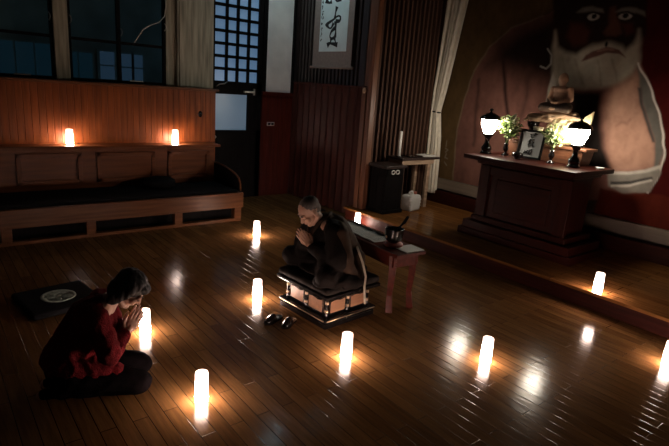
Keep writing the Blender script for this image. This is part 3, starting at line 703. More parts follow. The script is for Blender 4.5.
m = MB(); m.tube([(0, 0, 0.30), (0.002, 0, 0.32)], 0.0025, 6); m.build('wick', M['ink'], tp)
pp = thing('paper_stack', 'small stack of pale papers on the right end of the incense table', 'paper', (5.97, 5.26, 0.936))
for k in range(3):
    m = MB(); m.box((-0.12+k*0.01, -0.10, k*0.006), (0.13-k*0.012, 0.10, k*0.006+0.005), 0.001, Matrix.Rotation(R(k*7-6), 4, 'Z')); m.build('sheet', M['paper'], pp)
m = MB(); m.box((-0.12, -0.10, 0), (0.14, 0.10, 0.018), 0.004)
tag(m.build('lacquer_tray', M['black']), 'flat black tray beside the taper candle on the incense table', 'tray').location = (5.66, 5.26, 0.936)
jg = thing('water_jug', 'squat white plastic water jug with a cap on the stage floor', 'jug', (5.56, 5.08, 0.18), R(10)); jg.scale = (1.12, 1.12, 1.12)
m = MB(); m.box((-0.115, -0.085, 0), (0.115, 0.085, 0.205), 0.028); m.build('body', M['plastic'], jg)
for z in (0.06, 0.10, 0.14):
    m = MB(); m.box((-0.117, -0.087, z), (0.117, 0.087, z+0.008), 0.003); m.build('rib', M['plastic'], jg)
m = MB(); m.tube([(-0.06, 0, 0.20), (-0.055, 0, 0.235), (-0.02, 0, 0.245), (0.015, 0, 0.245), (0.03, 0, 0.20)], 0.011, 8); m.build('handle', M['plastic'], jg)
m = MB(); m.lathe([(0.005, 0.20), (0.026, 0.20), (0.026, 0.228), (0.02, 0.235), (0.005, 0.236)], (0.075, 0, 0), 18); m.build('cap', mat('cap_red', (0.30, 0.10, 0.07), 0.4), jg)

# ---------------------------------------------------------------- curtain
def curtain():
    t = thing('stage_curtain', 'long cream curtain gathered by a dark tie beside the mural', 'curtain', (6.36, 5.47, 0.32))
    key = [(4.19, 5.26, 0.24), (3.16, 5.34, 0.185), (2.4, 5.41, 0.145), (1.9, 5.465, 0.11), (1.66, 5.49, 0.074), (1.58, 5.495, 0.062), (1.48, 5.49, 0.078), (1.2, 5.465, 0.10), (0.8, 5.45, 0.11), (0.32, 5.44, 0.115)]
    nu, nv = 96, 70; vs = []; fs = []
    for j in range(nv):
        z = max(0.32, 4.19-(4.19-0.32)*j/(nv-1))
        for (a, b) in zip(key[:-1], key[1:]):
            if a[0] >= z >= b[0]:
                k = (a[0]-z)/(a[0]-b[0]); cy = a[1]+(b[1]-a[1])*k; hw = a[2]+(b[2]-a[2])*k; break
        for i in range(nu):
            u = 2*i/(nu-1)-1
            ph = u*15+0.9*math.sin(u*5+1)+0.25*math.sin(z*1.3+u*3)
            amp = 0.048+0.014*math.sin(u*9+2)
            vs.append((amp*math.cos(ph), cy+u*hw*(0.94+0.06*math.sin(z*2))+0.010*math.sin(ph*2)-5.47, z-0.32))
    for j in range(nv-1):
        for i in range(nu-1): fs.append((j*nu+i, (j+1)*nu+i, (j+1)*nu+i+1, j*nu+i+1))
    q = MB(); q.add(vs, fs, True); o = q.build('cloth', M['curtain'], t); s = o.modifiers.new('t', 'SOLIDIFY'); s.thickness = 0.006
    q = MB(); q.tube([(0.052*math.cos(a), 0.025+0.074*math.sin(a), 1.58-0.32+0.01*math.sin(a)) for a in [2*PI*i/24 for i in range(25)]], 0.011, 8); q.build('tieback', M['black'], t)
curtain()

# ---------------------------------------------------------------- calligraphy scroll
SX = XB-0.02
sc_ = thing('hanging_scroll', 'long hanging scroll with bold black brush calligraphy above the folding partition', 'scroll', (SX, 6.38, 2.1))
SL = (-SX, -6.47, -2.1)
m = MB(); m.box((SX-0.006, 6.01, 2.12), (SX, 6.94, 4.1)); m.build('mount', M['scrollmount'], sc_, SL)
m = MB(); m.box((SX-0.010, 6.135, 2.34), (SX-0.005, 6.79, 3.95)); m.build('paper', M['scrollpaper'], sc_, SL)
m = MB(); m.tube([(SX-0.004, 5.97, 2.115), (SX-0.004, 6.98, 2.115)], 0.020, 12); m.build('roller', M['scrollmount'], sc_, SL)
def brush(pts, w):
    out = []
    P = [Vector((SX-0.011, a, b)) for a, b in pts]; n = len(P)
    Q = []
    for i in range(n-1):
        p0 = P[max(i-1, 0)]; p1 = P[i]; p2 = P[i+1]; p3 = P[min(i+2, n-1)]
        for s in range(5):
            t = s/5; Q.append(0.5*((2*p1)+(p2-p0)*t+(2*p0-5*p1+4*p2-p3)*t*t+(3*p1-p0-3*p2+p3)*t**3))
    Q.append(P[-1]); return Q, w
m = MB()
for pts, w in (([(6.409, 2.955), (6.432, 2.875), (6.44, 2.806)], .030), ([(6.645, 2.698), (6.607, 2.732), (6.47, 2.784), (6.375, 2.826), (6.314, 2.811), (6.328, 2.759), (6.419, 2.759)], .026),
    ([(6.608, 2.743), (6.589, 2.684), (6.518, 2.669), (6.464, 2.737)], .026), ([(6.419, 2.759), (6.409, 2.677), (6.401, 2.607), (6.409, 2.537)], .030), ([(6.424, 2.666), (6.5, 2.622), (6.533, 2.552), (6.481, 2.522), (6.409, 2.537)], .026),
    ([(6.585, 2.427), (6.53, 2.455), (6.473, 2.451), (6.342, 2.432)], .034), ([(6.5, 2.515), (6.514, 2.451)], .026), ([(6.42, 2.53), (6.38, 2.45)], .024), ([(6.684, 3.057), (6.60, 3.02), (6.538, 3.033)], .034), ([(6.47, 3.10), (6.42, 3.03), (6.322, 3.049)], .030),
    ([(6.62, 3.25), (6.45, 3.30), (6.34, 3.27)], .03), ([(6.50, 3.42), (6.48, 3.28), (6.55, 3.12)], .03), ([(6.6, 3.6), (6.4, 3.66)], .03), ([(6.5, 3.8), (6.47, 3.6), (6.36, 3.48)], .03)):
    Q, w = brush(pts, w); n = len(Q)
    m.tube(Q, [1.18*w*(0.75+0.35*math.sin(2.2+5*i/n)) for i in range(n)], 8, True)
for v in m.bm.verts: v.co.x = SX-0.011+(v.co.x-(SX-0.011))*0.06
m.build('lettering', M['ink'], sc_, SL)
r2 = random.Random(3); z = 3.2
while z > 2.5:
    m = MB()
    for s in range(4):
        a = 6.742+r2.uniform(-.022, .022); b = z+r2.uniform(-.02, .02)
        m.tube([(SX-0.0105, a, b), (SX-0.0105, a+r2.uniform(-.02, .02), b-r2.uniform(0.01, .035))], 0.0045, 5)
    z -= 0.075; m.build('signature_lettering', M['ink'], sc_, SL)

# ---------------------------------------------------------------- altar
AY = 3.27
al = thing('altar', 'dark red wooden altar chest with overhanging top on the stage before the mural', 'altar', (5.75, AY, 0.18))
AL = (-5.75, -AY, -0.18)
m = MB(); m.box((5.26, 2.60, 1.115), (6.16, 4.025, 1.165), 0.006); m.build('top', M['altar'], al, AL)
m = MB(); m.box((5.42, 2.70, 1.03), (5.90, 3.80, 1.107), 0.0, None); m.build('neck', M['altar'], al, AL)
m = MB(); m.box((5.34, 2.66, 1.07), (6.02, 3.87, 1.116), 0.012); m.build('upper_moulding', M['altar'], al, AL)
m = MB(); m.box((5.42, 2.70, 0.42), (5.88, 3.80, 1.04)); m.build('body', M['altar_v'], al, AL)
for y in (2.73, 3.77):
    m = MB(); m.box((5.385, y-0.07, 0.42), (5.44, y+0.07, 1.06), 0.008); m.build('corner_stile', M['altar_v'], al, AL)
m = MB(); m.box((5.392, 2.78, 0.95), (5.43, 3.72, 1.05), 0.006); m.build('front_rail', M['altar'], al, AL)
m = MB(); m.box((5.405, 2.90, 0.50), (5.425, 3.60, 0.91), 0.01); m.build('front_panel', M['altar'], al, AL)
m = MB(); m.box((5.36, 2.62, 0.36), (5.94, 3.87, 0.43), 0.012); m.build('lower_moulding', M['altar'], al, AL)
m = MB(); m.box((5.29, 2.53, 0.26), (6.0, 3.93, 0.36), 0.006); m.build('plinth_step', M['altar'], al, AL)
m = MB(); m.box((5.26, 2.49, 0.18), (6.04, 3.97, 0.265), 0.006); m.build('plinth', M['altar'], al, AL)
ZT = 1.166
# lamps
def lamp(loc, label):
    t = thing('altar_lamp', label, 'lamp', loc, 0, 'pair of altar lamps')
    q = MB(); q.lathe([(0.01, 0), (0.072, 0), (0.074, 0.012), (0.064, 0.022), (0.055, 0.035), (0.062, 0.05), (0.064, 0.075), (0.05, 0.10), (0.032, 0.125), (0.028, 0.16), (0.034, 0.19), (0.05, 0.215), (0.075, 0.232), (0.08, 0.245), (0.01, 0.246)], seg=28); q.build('base', M['black'], t)
    q = MB(); q.lathe([(0.01, 0.247), (0.048, 0.248), (0.066, 0.275), (0.090, 0.325), (0.104, 0.375), (0.104, 0.410), (0.092, 0.436), (0.01, 0.440)], seg=32); q.build('globe', M['globe'], t)
    q = MB(); q.lathe([(0.108, 0.432), (0.130, 0.420), (0.132, 0.426), (0.112, 0.462), (0.062, 0.494), (0.025, 0.506), (0.005, 0.508)], seg=32); q.build('cap', M['black'], t)
    q = MB(); q.lathe([(0.004, 0.506), (0.016, 0.508), (0.012, 0.520), (0.024, 0.532), (0.022, 0.548), (0.004, 0.556)], seg=16); q.build('finial', M['black'], t)
    return t
l0 = lamp((5.62, 3.965, ZT), 'glowing round altar lamp with black cap at the left end of the altar')
dup(l0, (5.72, 2.865, ZT), 'glowing round altar lamp with black cap near the statue, right of the framed calligraphy')
# long low box on the altar
tr = thing('offering_box', 'long low brown wooden box with flared sides on top of the altar', 'box', (6.0, 3.36, ZT))
m = MB(); m.box((-0.12, -0.48, 0), (0.12, 0.44, 0.165), 0.003, None, 1.06); m.build('body', M['tray'], tr)
m = MB(); m.box((-0.14, -0.54, 0.165), (0.14, 0.50, 0.195), 0.005); m.build('rim', M['tray'], tr)
ZB = ZT+0.196
# statue on its driftwood pedestal
pd_ = thing('statue_pedestal', 'bright cream carved pedestal with a driftwood ledge holding up the small statue', 'pedestal', (5.99, 3.2, ZB))
M['cream'] = mat('cream_carving', (0.78, 0.66, 0.38), 0.6, 0.2, 14, 0.5, 30)
M['drift'] = mat('driftwood', (0.42, 0.28, 0.17), 0.65, 0.5, 9, 0.6, 24, (1, 1, 5))
m = MB()
for c, r in (((0, -0.02, 0.115), (0.11, 0.20, 0.10)), ((-0.01, -0.08, 0.20), (0.10, 0.16, 0.10)), ((0, 0.12, 0.15), (0.09, 0.10, 0.10)), ((0, -0.18, 0.125), (0.09, 0.08, 0.11)), ((0, 0.0, 0.27), (0.09, 0.16, 0.06))):
    m.ell(c, r)
remesh(m, 'carved_base', M['cream'], 0.012, pd_, 1, 0.016, 16, seed=2)
m = MB()
m.capsule((0.0, -0.10, 0.335), (-0.01, 0.16, 0.325), 0.05, 0.045); m.capsule((-0.01, 0.16, 0.31), (0.0, 0.45, 0.29), 0.058, 0.034); m.capsule((0.0, 0.20, 0.30), (-0.02, 0.40, 0.275), 0.035, 0.018); m.capsule((0, -0.1, 0.33), (0, -0.20, 0.31), 0.04, 0.02); m.capsule((0, 0.33, 0.32), (0, 0.52, 0.25), 0.024, 0.012)
for v in m.bm.verts: v.co.x *= 1.6
remesh(m, 'driftwood_ledge', M['drift'], 0.010, pd_, 1, 0.014, 20, (1, 0.4, 2), 5)
m = MB(); T2 = Matrix.Translation((0.0, -0.27, 0.20)) @ Matrix(((0, 0, 1, 0), (1, 0, 0, 0), (0, 1, 0, 0), (0, 0, 0, 1)))
m.prism([(0.06, 0.0), (0.05, 0.13), (0.02, 0.16), (-0.02, 0.185), (-0.055, 0.215), (-0.05, 0.13), (-0.035, 0.05), (-0.01, -0.02)], -0.012, 0.012, T2)
m.build('fin', M['cream'], pd_)
stt = MB()
s = 1.0
stt.ell((0, 0, 0.05), (0.075, 0.12, 0.05)); stt.ell((0.01, 0, 0.135), (0.052, 0.082, 0.085)); stt.ell((0.0, 0, 0.195), (0.045, 0.085, 0.035))
stt.capsule((0, 0, 0.20), (-0.003, 0, 0.245), 0.028, 0.026); stt.ell((-0.004, 0, 0.285), (0.047, 0.042, 0.055)); stt.ell((-0.02, 0, 0.262), (0.032, 0.032, 0.034))
stt.ell((-0.046, 0, 0.276), (0.010, 0.008, 0.012)); stt.ell((0.0, 0.043, 0.278), (0.012, 0.006, 0.018)); stt.ell((0.0, -0.043, 0.278), (0.012, 0.006, 0.018)); stt.capsule((-0.043, -0.02, 0.296), (-0.043, 0.02, 0.296), 0.006, 0.006)
for sy in (-1, 1):
    stt.capsule((0, sy*0.085, 0.195), (-0.005, sy*0.105, 0.115), 0.030, 0.026); stt.capsule((-0.005, sy*0.105, 0.115), (-0.075, sy*0.03, 0.085), 0.025, 0.016)
    stt.capsule((-0.02, sy*0.05, 0.045), (-0.07, sy*0.125, 0.035), 0.045, 0.034); stt.capsule((-0.07, sy*0.125, 0.035), (-0.09, -sy*0.02, 0.03), 0.032, 0.022)
stt.ell((-0.082, 0, 0.08), (0.022, 0.03, 0.016))
M['statue'] = mat('statue_wood', (0.50, 0.30, 0.19), 0.5, 0.3, 12, 0.3, 60)
so_ = remesh(stt, 'seated_statue', M['statue'], 0.005, None, 2)
so_.scale = (1.28, 1.22, 1.32); so_.location = (5.96, 3.285, ZB+0.378); tag(so_, 'small brown wooden statue of a seated meditating figure high above the altar', 'statue')
rb = MB()
rb.ell((0, 0, 0.05), (0.083, 0.128, 0.052)); rb.ell((0.016, 0, 0.10), (0.052, 0.086, 0.05))
rb.capsule((-0.0, 0.108, 0.105), (-0.05, 0.06, 0.075), 0.030, 0.024); rb.capsule((-0.02, 0.05, 0.045), (-0.07, 0.128, 0.035), 0.050, 0.040); rb.capsule((-0.02, -0.05, 0.045), (-0.07, -0.128, 0.035), 0.050, 0.040); rb.capsule((-0.07, 0.125, 0.035), (-0.085, -0.1, 0.03), 0.034, 0.03)
remesh(rb, 'robe', mat('statue_robe', (0.10, 0.062, 0.042), 0.5, 0.3, 12), 0.006, so_, 2)
# framed calligraphy
FY, FX = 3.435, 5.72
fr = thing('picture_frame', 'small framed calligraphy sheet propped upright between the altar vases', 'frame', (FX, FY, ZT+0.008), R(6))
Tl = Matrix.Rotation(R(10), 4, 'Y')
m = MB(); w, h = 0.155, 0.345
m.box((-0.012, -w, 0), (0.012, -w+0.026, h), 0.003, Tl); m.box((-0.012, w-0.026, 0), (0.012, w, h), 0.003, Tl); m.box((-0.012, -w, 0), (0.012, w, 0.026), 0.003, Tl); m.box((-0.012, -w, h-0.026), (0.012, w, h), 0.003, Tl)
m.build('border', M['darkframe'], fr)
m = MB(); m.box((-0.004, -w+0.02, 0.02), (0.008, w-0.02, h-0.02), 0, Tl); m.build('sheet', mat('grey_paper', (0.30, 0.31, 0.30), 0.7, 0.06), fr)
m = MB()
def stroke(*pts): m.tube([Tl @ Vector((-0.006, -a*0.0026, 0.175+b*0.0026)) for a, b in pts], 0.0062, 6)
for q in (((-12, 44), (-4, 40)), ((2, 46), (10, 50), (20, 46)), ((10, 50), (8, 38)), ((-8, 34), (-2, 30)),
          ((-10, 18), (-14, 8)), ((-6, 22), (-12, 2), (-10, -14)), ((-2, 20), (12, 22)), ((4, 24), (2, 8), (-2, 0)), ((0, 10), (14, 10)), ((4, 0), (14, -12)), ((-2, -4), (10, -2)),
          ((-20, -30), (-24, -46)), ((-10, -28), (-12, -44)), ((0, -26), (10, -24), (12, -34), (6, -48)), ((0, -26), (-2, -46))):
    stroke(*q)
for v in m.bm.verts: pass
m.build('lettering', M['ink'], fr)
m = MB(); m.box((0.01, -0.02, 0.0), (0.10, 0.02, 0.012), 0.003); m.tube([(0.095, 0, 0.006), (0.05, 0, 0.24)], 0.008, 6); m.build('prop', M['darkframe'], fr)
# small black vessels
m = MB(); m.lathe([(0.01, 0), (0.04, 0), (0.035, 0.012), (0.060, 0.03), (0.068, 0.055), (0.060, 0.075), (0.050, 0.075), (0.045, 0.05), (0.01, 0.03)], seg=24)
ib = tag(m.build('incense_bowl', M['black']), 'small black incense bowl in front of the framed calligraphy', 'bowl'); ib.location = (5.60, 3.50, ZT)
gb = thing('offering_goblet', 'dark goblet standing above the frame on the offering box', 'goblet', (6.0, 3.60, ZB))
m = MB(); m.lathe([(0.01, 0), (0.06, 0), (0.055, 0.015), (0.02, 0.04), (0.018, 0.12), (0.045, 0.15), (0.07, 0.20), (0.075, 0.24), (0.068, 0.24), (0.06, 0.2), (0.01, 0.16)], seg=24); m.build('cup', M['black'], gb)
wb = thing('offering_cup', 'small cream offering cup on a stem beside the dark goblet', 'cup', (5.86, 3.44, ZB))
m = MB(); m.lathe([(0.01, 0.0), (0.04, 0.0), (0.03, 0.012), (0.014, 0.03), (0.013, 0.10), (0.02, 0.115), (0.01, 0.116)], seg=20); m.build('stem', M['black'], wb)
m = MB(); m.lathe([(0.01, 0.115), (0.03, 0.118), (0.055, 0.15), (0.062, 0.19), (0.056, 0.19), (0.045, 0.15), (0.01, 0.13)], seg=24); m.build('bowl', mat('cream_glaze', (0.8, 0.72, 0.5), 0.3), wb)
# flower vases
def leafy(loc, label, rx, ry, h, nleaf, seed, lean=0.0):
    r3 = random.Random(seed)
    t = thing('flower_vase', label, 'flowers', loc, 0, 'vases of greenery on the altar')
    q = MB(); q.lathe([(0.005, 0), (0.045, 0), (0.042, 0.012), (0.018, 0.03), (0.016, 0.05), (0.032, 0.075), (0.034, 0.10), (0.022, 0.125), (0.034, 0.15), (0.028, 0.15), (0.016, 0.125), (0.005, 0.12)], seg=20); q.build('vase', M['black'], t)
    tips = []
    q = MB()
    for k in range(9):
        a = r3.uniform(0, 2*PI); d = r3.uniform(0.3, 1)
        tip = Vector((rx*d*math.cos(a), ry*d*math.sin(a)+lean*r3.uniform(.3, 1), 0.15+h*r3.uniform(0.45, 1))); tips.append(tip)
        q.tube([(0, 0, 0.10), (tip.x*0.3, tip.y*0.3, 0.10+(tip.z-0.10)*0.55), tip], 0.0035, 5)
    q.build('stem', mat('stem_green', (0.06, 0.10, 0.03), 0.6), t)
    for kind in (0, 1):
        q = MB()
        for k in range(nleaf):
            tp_ = tips[r3.randrange(9)]; f = r3.uniform(0.35, 1.05)
            c = Vector((tp_.x*f, tp_.y*f, 0.12+(tp_.z-0.12)*(0.3+0.7*f)))+Vector((r3.gauss(0, .018), r3.gauss(0, .022), r3.gauss(0, .018)))
            E = Euler((r3.uniform(-1, 1), r3.uniform(-1.2, 0.6), r3.uniform(0, 6.28))).to_matrix()
            L_ = r3.uniform(0.04, 0.078); W_ = L_*0.42
            V = [(0, 0, 0), (L_*0.35, W_*0.5, 0.004), (L_*0.7, W_*0.4, 0.002), (L_, 0, -0.008), (L_*0.7, -W_*0.4, 0.002), (L_*0.35, -W_*0.5, 0.004), (L_*0.5, 0, -0.003)]
            q.add([c+E @ Vector(v) for v in V], [(0, 1, 6), (1, 2, 6), (2, 3, 6), (3, 4, 6), (4, 5, 6), (5, 0, 6)], True)
        q.build('leaves' if kind == 0 else 'blossom', M['leafgreen'] if kind == 0 else M['blossom'], t)
        nleaf = nleaf//2
M['leafgreen'] = mat('leaf_green', (0.20, 0.28, 0.09), 0.5, 0.55, 30)
M['blossom'] = mat('blossom_cream', (0.62, 0.62, 0.42), 0.6, 0.25, 30)
leafy((5.755, 3.775, ZT), 'black vase of green sprigs right of the left altar lamp', 0.12, 0.15, 0.31, 330, 5, -0.01)
leafy((5.72, 3.14, ZT), 'black vase of pale green sprigs between frame and right altar lamp', 0.09, 0.10, 0.26, 170, 8, 0.02)
# little dish behind the right lamp
m = MB(); m.lathe([(0.005, 0), (0.03, 0), (0.045, 0.02), (0.04, 0.02), (0.005, 0.008)], seg=20)
tag(m.build('offering_dish', M['plastic']), 'tiny white dish on the altar top right of the right lamp', 'dish').location = (5.93, 2.66, ZT)

# ---------------------------------------------------------------- people
M['skin'] = mat('skin', (0.60, 0.35, 0.25), 0.5, 0.08, 10)
M['stubble'] = mat('shaved_hair', (0.13, 0.11, 0.10), 0.75, 0.3, 60)
M['lash'] = mat('lash_brow', (0.025, 0.016, 0.012), 0.8)
M['lip'] = mat('lip', (0.36, 0.14, 0.11), 0.5)
M['robe'] = mat('black_robe', (0.012, 0.0085, 0.0075), 0.8, 0.3, 8, 0.2, 80, spec=0.12)
M['mantle'] = mat('brown_mantle', (0.050, 0.030, 0.020), 0.75, 0.35, 8, 0.2, 80, spec=0.12)
M['sweater'] = mat('red_knit', (0.13, 0.009, 0.012), 0.95, 0.35, 40, 0.8, 120, spec=0.1)
M['trouser'] = mat('dark_trousers', (0.005, 0.0035, 0.004), 0.95, 0.3, 20, 0.3, 90, spec=0.03)
M['hair'] = mat('black_hair', (0.010, 0.007, 0.006), 0.55, 0.4, 30, 0.4, 60, (1, 1, 0.2))

def head_frame(pos, pitch, yaw=0.0): return Matrix.Translation(pos) @ Matrix.Rotation(yaw, 4, 'Z') @ Matrix.Rotation(pitch, 4, 'Y')
def head_shapes(b, H):
    R3 = H.to_3x3()
    E = lambda c, r: b.ell(H @ Vector(c), r, R3)
    C = lambda a, c, r, s: b.capsule(H @ Vector(a), H @ Vector(c), r, s)
    E((-.015, 0, .035), (.100, .078, .086)); E((.028, 0, -.035), (.066, .060, .083)); E((.070, 0, -.098), (.022, .028, .020))
    C((.088, 0, .012), (.110, 0, -.026), .009, .014); E((.098, .013, -.030), (.012, .008, .008)); E((.098, -.013, -.030), (.012, .008, .008))
    C((.080, -.042, .026), (.080, .042, .026), .013, .013)
    for s in (-1, 1):
        E((.066, s*.038, -.028), (.027, .025, .028)); E((.080, s*.032, .004), (.014, .018, .010)); E((-.008, s*.079, -.008), (.022, .010, .034)); E((-.002, s*.084, -.008), (.014, .008, .024))
        C((-.02, s*.055, -.06), (.05, s*.035, -.095), .022, .020)
    E((.088, 0, -.056), (.014, .024, .008)); E((.086, 0, -.066), (.013, .021, .008))
def face_parts(o, H):
    for s in (-1, 1):
        q = MB(); q.tube([H @ Vector((.083, s*.052, .026)), H @ Vector((.094, s*.034, .034)), H @ Vector((.094, s*.016, .031))], [.003, .005, .004], 6); q.build('eyebrow', M['lash'], o)
        q = MB(); q.tube([H @ Vector((.084, s*.050, .000)), H @ Vector((.0945, s*.034, -.004)), H @ Vector((.091, s*.018, -.001))], [.0015, .0026, .0016], 6); q.build('eyelash', M['lash'], o)
    q = MB(); q.tube([H @ Vector((.090, -.022, -.062)), H @ Vector((.1015, 0, -.060)), H @ Vector((.090, .022, -.062))], [.002, .0038, .002], 6); q.build('lips', M['lip'], o)
def hand_shapes(b, A):
    """A maps: x towards the fingertips, y palm outwards, z thumb side"""
    R3 = A.to_3x3(); C = lambda a, c, r, s: b.capsule(A @ Vector(a), A @ Vector(c), r, s, 10)
    b.ell(A @ Vector((.045, .004, 0)), (.050, .012, .040), R3); b.ell(A @ Vector((.03, .004, .022)), (.032, .013, .018), R3)
    for z, L, x0, r in ((.031, .070, .085, .0082), (.0105, .080, .090, .0086), (-.0105, .074, .088, .0082), (-.031, .056, .080, .0070)):
        zz = z*1.02; C((x0-.025, .002, z*.9), (x0+L*.42, .001, zz), r*1.08, r); C((x0+L*.42, .001, zz), (x0+L*.75, .0015, zz*1.02), r, r*.92); C((x0+L*.75, .0015, zz*1.02), (x0+L, .003, zz*1.02), r*.92, r*.75)
    C((.012, .004, .030), (.045, .003, .052), .0135, .0110); C((.045, .003, .052), (.075, .001, .056), .0105, .0095); C((.075, .001, .056), (.096, .002, .053), .0095, .0072)
def axes(x, y):
    x = Vector(x).normalized(); y = Vector(y); y = (y-x*y.dot(x)).normalized(); z = x.cross(y)
    return x, y, z
def hand_frame(pos, x, side):
    # fingers along x, back of the hand looks to +-y, thumb side towards the body
    x, y, z = axes(x, (0, side, 0))
    if z.x > 0: z = -z
    Mx = Matrix.Identity(4)
    for i in range(3): Mx[i][0] = x[i]; Mx[i][1] = y[i]; Mx[i][2] = z[i]; Mx[i][3] = pos[i]
    return Mx

def person(loc, rz, J, label, scale=1.0):
    b = MB()
    H = head_frame(J['head'], J['pitch'], J.get('hyaw', 0))
    head_shapes(b, H)
    b.capsule(J['neck'], H @ Vector((-.02, 0, -.03)), .056, .052)
    b.ell(J['pelvis'], (.13, .165, .12)); b.capsule(J['pelvis'], J['chest'], .12, .135)
    b.ell(J['chest'], (.115, .165, .14)); b.capsule(J['chest'], J['neck'], .11, .06)
    for s in (-1, 1):
        sh = Vector(J['sh']); sh.y *= s; el = Vector(J['el']); el.y *= s; wr = Vector(J['wr']); wr.y *= s
        b.capsule(Vector(J['neck'])*0.75+Vector(J['chest'])*0.25, sh, .06, .058)
        b.capsule(sh, el, .054, .042); b.capsule(el, wr, .042, .027)
        A = hand_frame(wr, J['fing'], s); hand_shapes(b, A); b.capsule(wr, A @ Vector((.03, .004, 0)), .026, .022)
        hp = Vector(J['pelvis'])+Vector((.02, s*.09, -.03)); kn = Vector(J['kn']); kn.y *= s
        if s > 0 and 'kn_l' in J: kn = Vector(J['kn_l'])
        an = Vector(J['an']); an.y *= s; ft = Vector(J['ft']); ft.y *= s
        b.capsule(hp, kn, .085, .060); b.capsule(kn, an, .055, .036); b.capsule(an, ft, .036, .026)
    o = remesh(b, 'person', M['skin'], 0.0042, None, 2)
    face_parts(o, H)
    o.location = loc; o.rotation_euler = (0, 0, rz); o.scale = (scale, scale, scale); tag(o, label, 'person')
    return o, H

# --- seated monk, facing away from the altar table towards the woman
J = dict(pelvis=(0.0, 0, 0.115), chest=(0.16, 0, 0.36), neck=(0.255, 0, 0.49), head=(0.355, 0, 0.575), pitch=R(42), sh=(0.205, 0.185, 0.435), el=(0.22, 0.265, 0.19), wr=(0.345, 0.026, 0.275), fing=(0.62, 0, 0.78),
         kn=(0.32, 0.30, 0.075), an=(0.20, -0.02, 0.055), ft=(0.10, -0.14, 0.05))
mk, H = person((2.70, 3.20, 0.352), PI-R(5), J, 'shaven-headed monk in dark robes sitting cross-legged on the dais, head bowed, palms together', 0.92)
b = MB(); R3 = H.to_3x3(); b.ell(H @ Vector((-.024, 0, .043)), (.0985, .0795, .083), R3); b.ell(H @ Vector((-.055, 0, -.005)), (.056, .066, .06), R3)
remesh(b, 'hair', M['stubble'], 0.006, mk, 2)
b = MB()
b.ell((0.0, 0, 0.13), (.18, .23, .15)); b.capsule((0.0, 0, .14), (.155, 0, .355), .175, .165); b.ell((.15, 0, .37), (.145, .205, .145)); b.capsule((.15, 0, .38), (.225, 0, .455), .13, .085)
for s in (-1, 1):
    b.capsule((.19, s*.13, .43), (.205, s*.19, .425), .085, .082); b.capsule((.205, s*.185, .425), (.215, s*.275, .20), .082, .10)
    b.capsule((.215, s*.27, .195), (.325, s*.055, .255), .095, .055); b.ell((.25, s*.20, .14), (.10, .09, .12))
    b.capsule((.03, s*.10, .09), (.33, s*.30, .075), .125, .095); b.capsule((.33, s*.30, .065), (.18, s*.02, .06), .085, .085)
    b.ell((.20, s*.25, .03), (.20, .15, .05))
b.ell((.12, 0, .04), (.26, .26, .045)); b.ell((-.08, 0, .04), (.16, .24, .045))
b.ell((.10, .36, .00), (.12, .05, .045)); b.ell((.30, .27, 0.01), (.12, .12, .035))
remesh(b, 'robe', M['robe'], 0.010, mk, 3, 0.013, 7.0, (1, 1, .6), 1)
b = MB()
b.capsule((-.035, 0, .15), (.115, 0, .365), .165, .170); b.ell((.10, 0, .375), (.15, .212, .13)); b.capsule((.10, .0, .39), (.185, 0, .465), .13, .085)
for s in (1,):
    b.capsule((.165, s*.13, .425), (.175, s*.20, .415), .088, .088); b.capsule((.175, s*.20, .415), (.165, s*.285, .20), .085, .085); b.capsule((.165, s*.285, .19), (.05, s*.27, .05), .075, .05)
b.capsule((.165, -.13, .425), (.165, -.20, .41), .085, .08)
b.capsule((-.06, .17, .16), (-.04, .24, .03), .08, .06)
remesh(b, 'mantle', M['mantle'], 0.010, mk, 3, 0.013, 7.0, (1, 1, .5), 4)
b = MB()
for s in (-1, 1):
    b.tube([(.165, s*.045, .565), (.235, s*.085, .545), (.305, s*.070, .475), (.335, s*.035, .40), (.335, s*.01, .35)], [.018, .022, .022, .02, .016], 8, True, 0.6)
b.build('collar', M['mantle'], mk)
b = MB(); b.tube([(.02, .275, .30), (-.03, .31, .16), (-.06, .335, .03), (-.04, .352, -.05), (-.045, .365, -.16), (-.05, .368, -.21)], [.010]*6, 8); b.build('sash_cord', mat('pale_cord', (0.42, 0.36, 0.28), 0.8), mk)

# --- kneeling woman
J = dict(pelvis=(0.0, 0, 0.225), chest=(0.15, 0, 0.505), neck=(0.262, 0, 0.638), head=(0.385, 0, 0.712), pitch=R(48), hyaw=R(-6), sh=(0.195, 0.16, 0.585), el=(0.27, 0.20, 0.35), wr=(0.37, 0.026, 0.425), fing=(0.50, 0, 0.86),
         kn=(0.43, 0.115, 0.085), an=(-0.05, 0.085, 0.055), ft=(-0.17, 0.07, 0.03))
wm, H = person((0.560, 3.03, 0), R(-20), J, 'dark-haired woman in a red knit sweater kneeling on the floor, head bowed, praying', 0.88)
b = MB(); R3 = H.to_3x3(); E = lambda c, r: b.ell(H @ Vector(c), r, R3)
E((-.022, 0, .043), (.108, .088, .092)); E((-.055, 0, -.03), (.062, .082, .09)); E((.055, 0, .074), (.048, .066, .034))
for s in (-1, 1): E((-.002, s*.080, .006), (.034, .015, .070)); E((-.03, s*.076, -.06), (.045, .020, .075))
remesh(b, 'hair', M['hair'], 0.006, wm, 2, 0.006, 30, (1, 1, .3))
b = MB()
b.ell((0.0, 0, 0.25), (.165, .19, .14)); b.capsule((0.0, 0, .26), (.145, 0, .50), .150, .155); b.ell((.145, 0, .51), (.135, .19, .145)); b.capsule((.15, 0, .53), (.215, 0, .60), .12, .08)
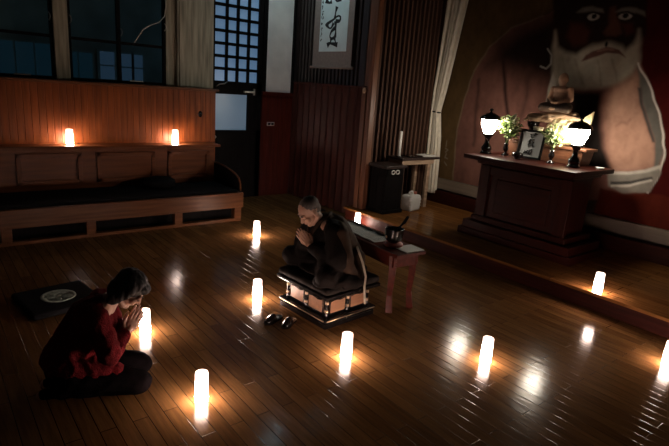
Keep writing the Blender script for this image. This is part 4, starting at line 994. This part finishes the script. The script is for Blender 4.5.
for s in (-1, 1):
    b.capsule((.18, s*.10, .585), (.195, s*.165, .58), .075, .072); b.capsule((.195, s*.165, .58), (.265, s*.205, .365), .072, .070); b.capsule((.265, s*.205, .35), (.345, s*.05, .405), .068, .040)
    b.capsule((.02, s*.09, .22), (.27, s*.11, .17), .115, .075)
b.ell((.13, 0, .24), (.17, .17, .07))
remesh(b, 'sweater', M['sweater'], 0.009, wm, 2, 0.012, 11.0, (1, 1, .7), 3)
b = MB()
b.ell((0.0, 0, .19), (.15, .185, .12))
for s in (-1, 1):
    b.capsule((.02, s*.10, .18), (.43, s*.115, .090), .115, .082); b.capsule((.42, s*.115, .075), (-.06, s*.09, .06), .070, .050)
remesh(b, 'trousers', M['trouser'], 0.010, wm, 3, 0.008, 9.0, (1, 1, 1), 6)
for s in (-1, 1):
    b = MB(); b.capsule((-.04, s*.085, .055), (-.15, s*.07, .035), .044, .034); b.build('sock', M['trouser'], wm)

# ---------------------------------------------------------------- world, camera, view
w = bpy.data.worlds.new('World'); bpy.context.scene.world = w; w.use_nodes = True
bg = w.node_tree.nodes['Background']; bg.inputs[0].default_value = (0.32, 0.50, 0.58, 1); bg.inputs[1].default_value = 0.06
f_px, yaw, pitch, roll, HC = 520.0, R(50.74), R(14.70), R(4.18), 1.85
fw = Vector((math.cos(yaw)*math.cos(pitch), math.sin(yaw)*math.cos(pitch), -math.sin(pitch)))
r0 = Vector((math.sin(yaw), -math.cos(yaw), 0)); u0 = r0.cross(fw)
r_ = r0*math.cos(roll)+u0*math.sin(roll); u_ = u0*math.cos(roll)-r0*math.sin(roll)
cam = bpy.data.cameras.new('camera'); co = bpy.data.objects.new('camera', cam); COL.objects.link(co)
cam.sensor_width = 36; cam.lens = f_px/669*36; cam.clip_start = 0.05
mw = Matrix.Identity(4)
for i in range(3): mw[i][0] = r_[i]; mw[i][1] = u_[i]; mw[i][2] = -fw[i]
mw[2][3] = HC; co.matrix_world = mw
S = bpy.context.scene; S.camera = co
S.view_settings.view_transform = 'Standard'; S.view_settings.look = 'None'; S.view_settings.gamma = 1; S.view_settings.exposure = -0.3
S.view_settings.use_curve_mapping = False
S.cycles.use_denoising = True
S.cycles.max_bounces = 6
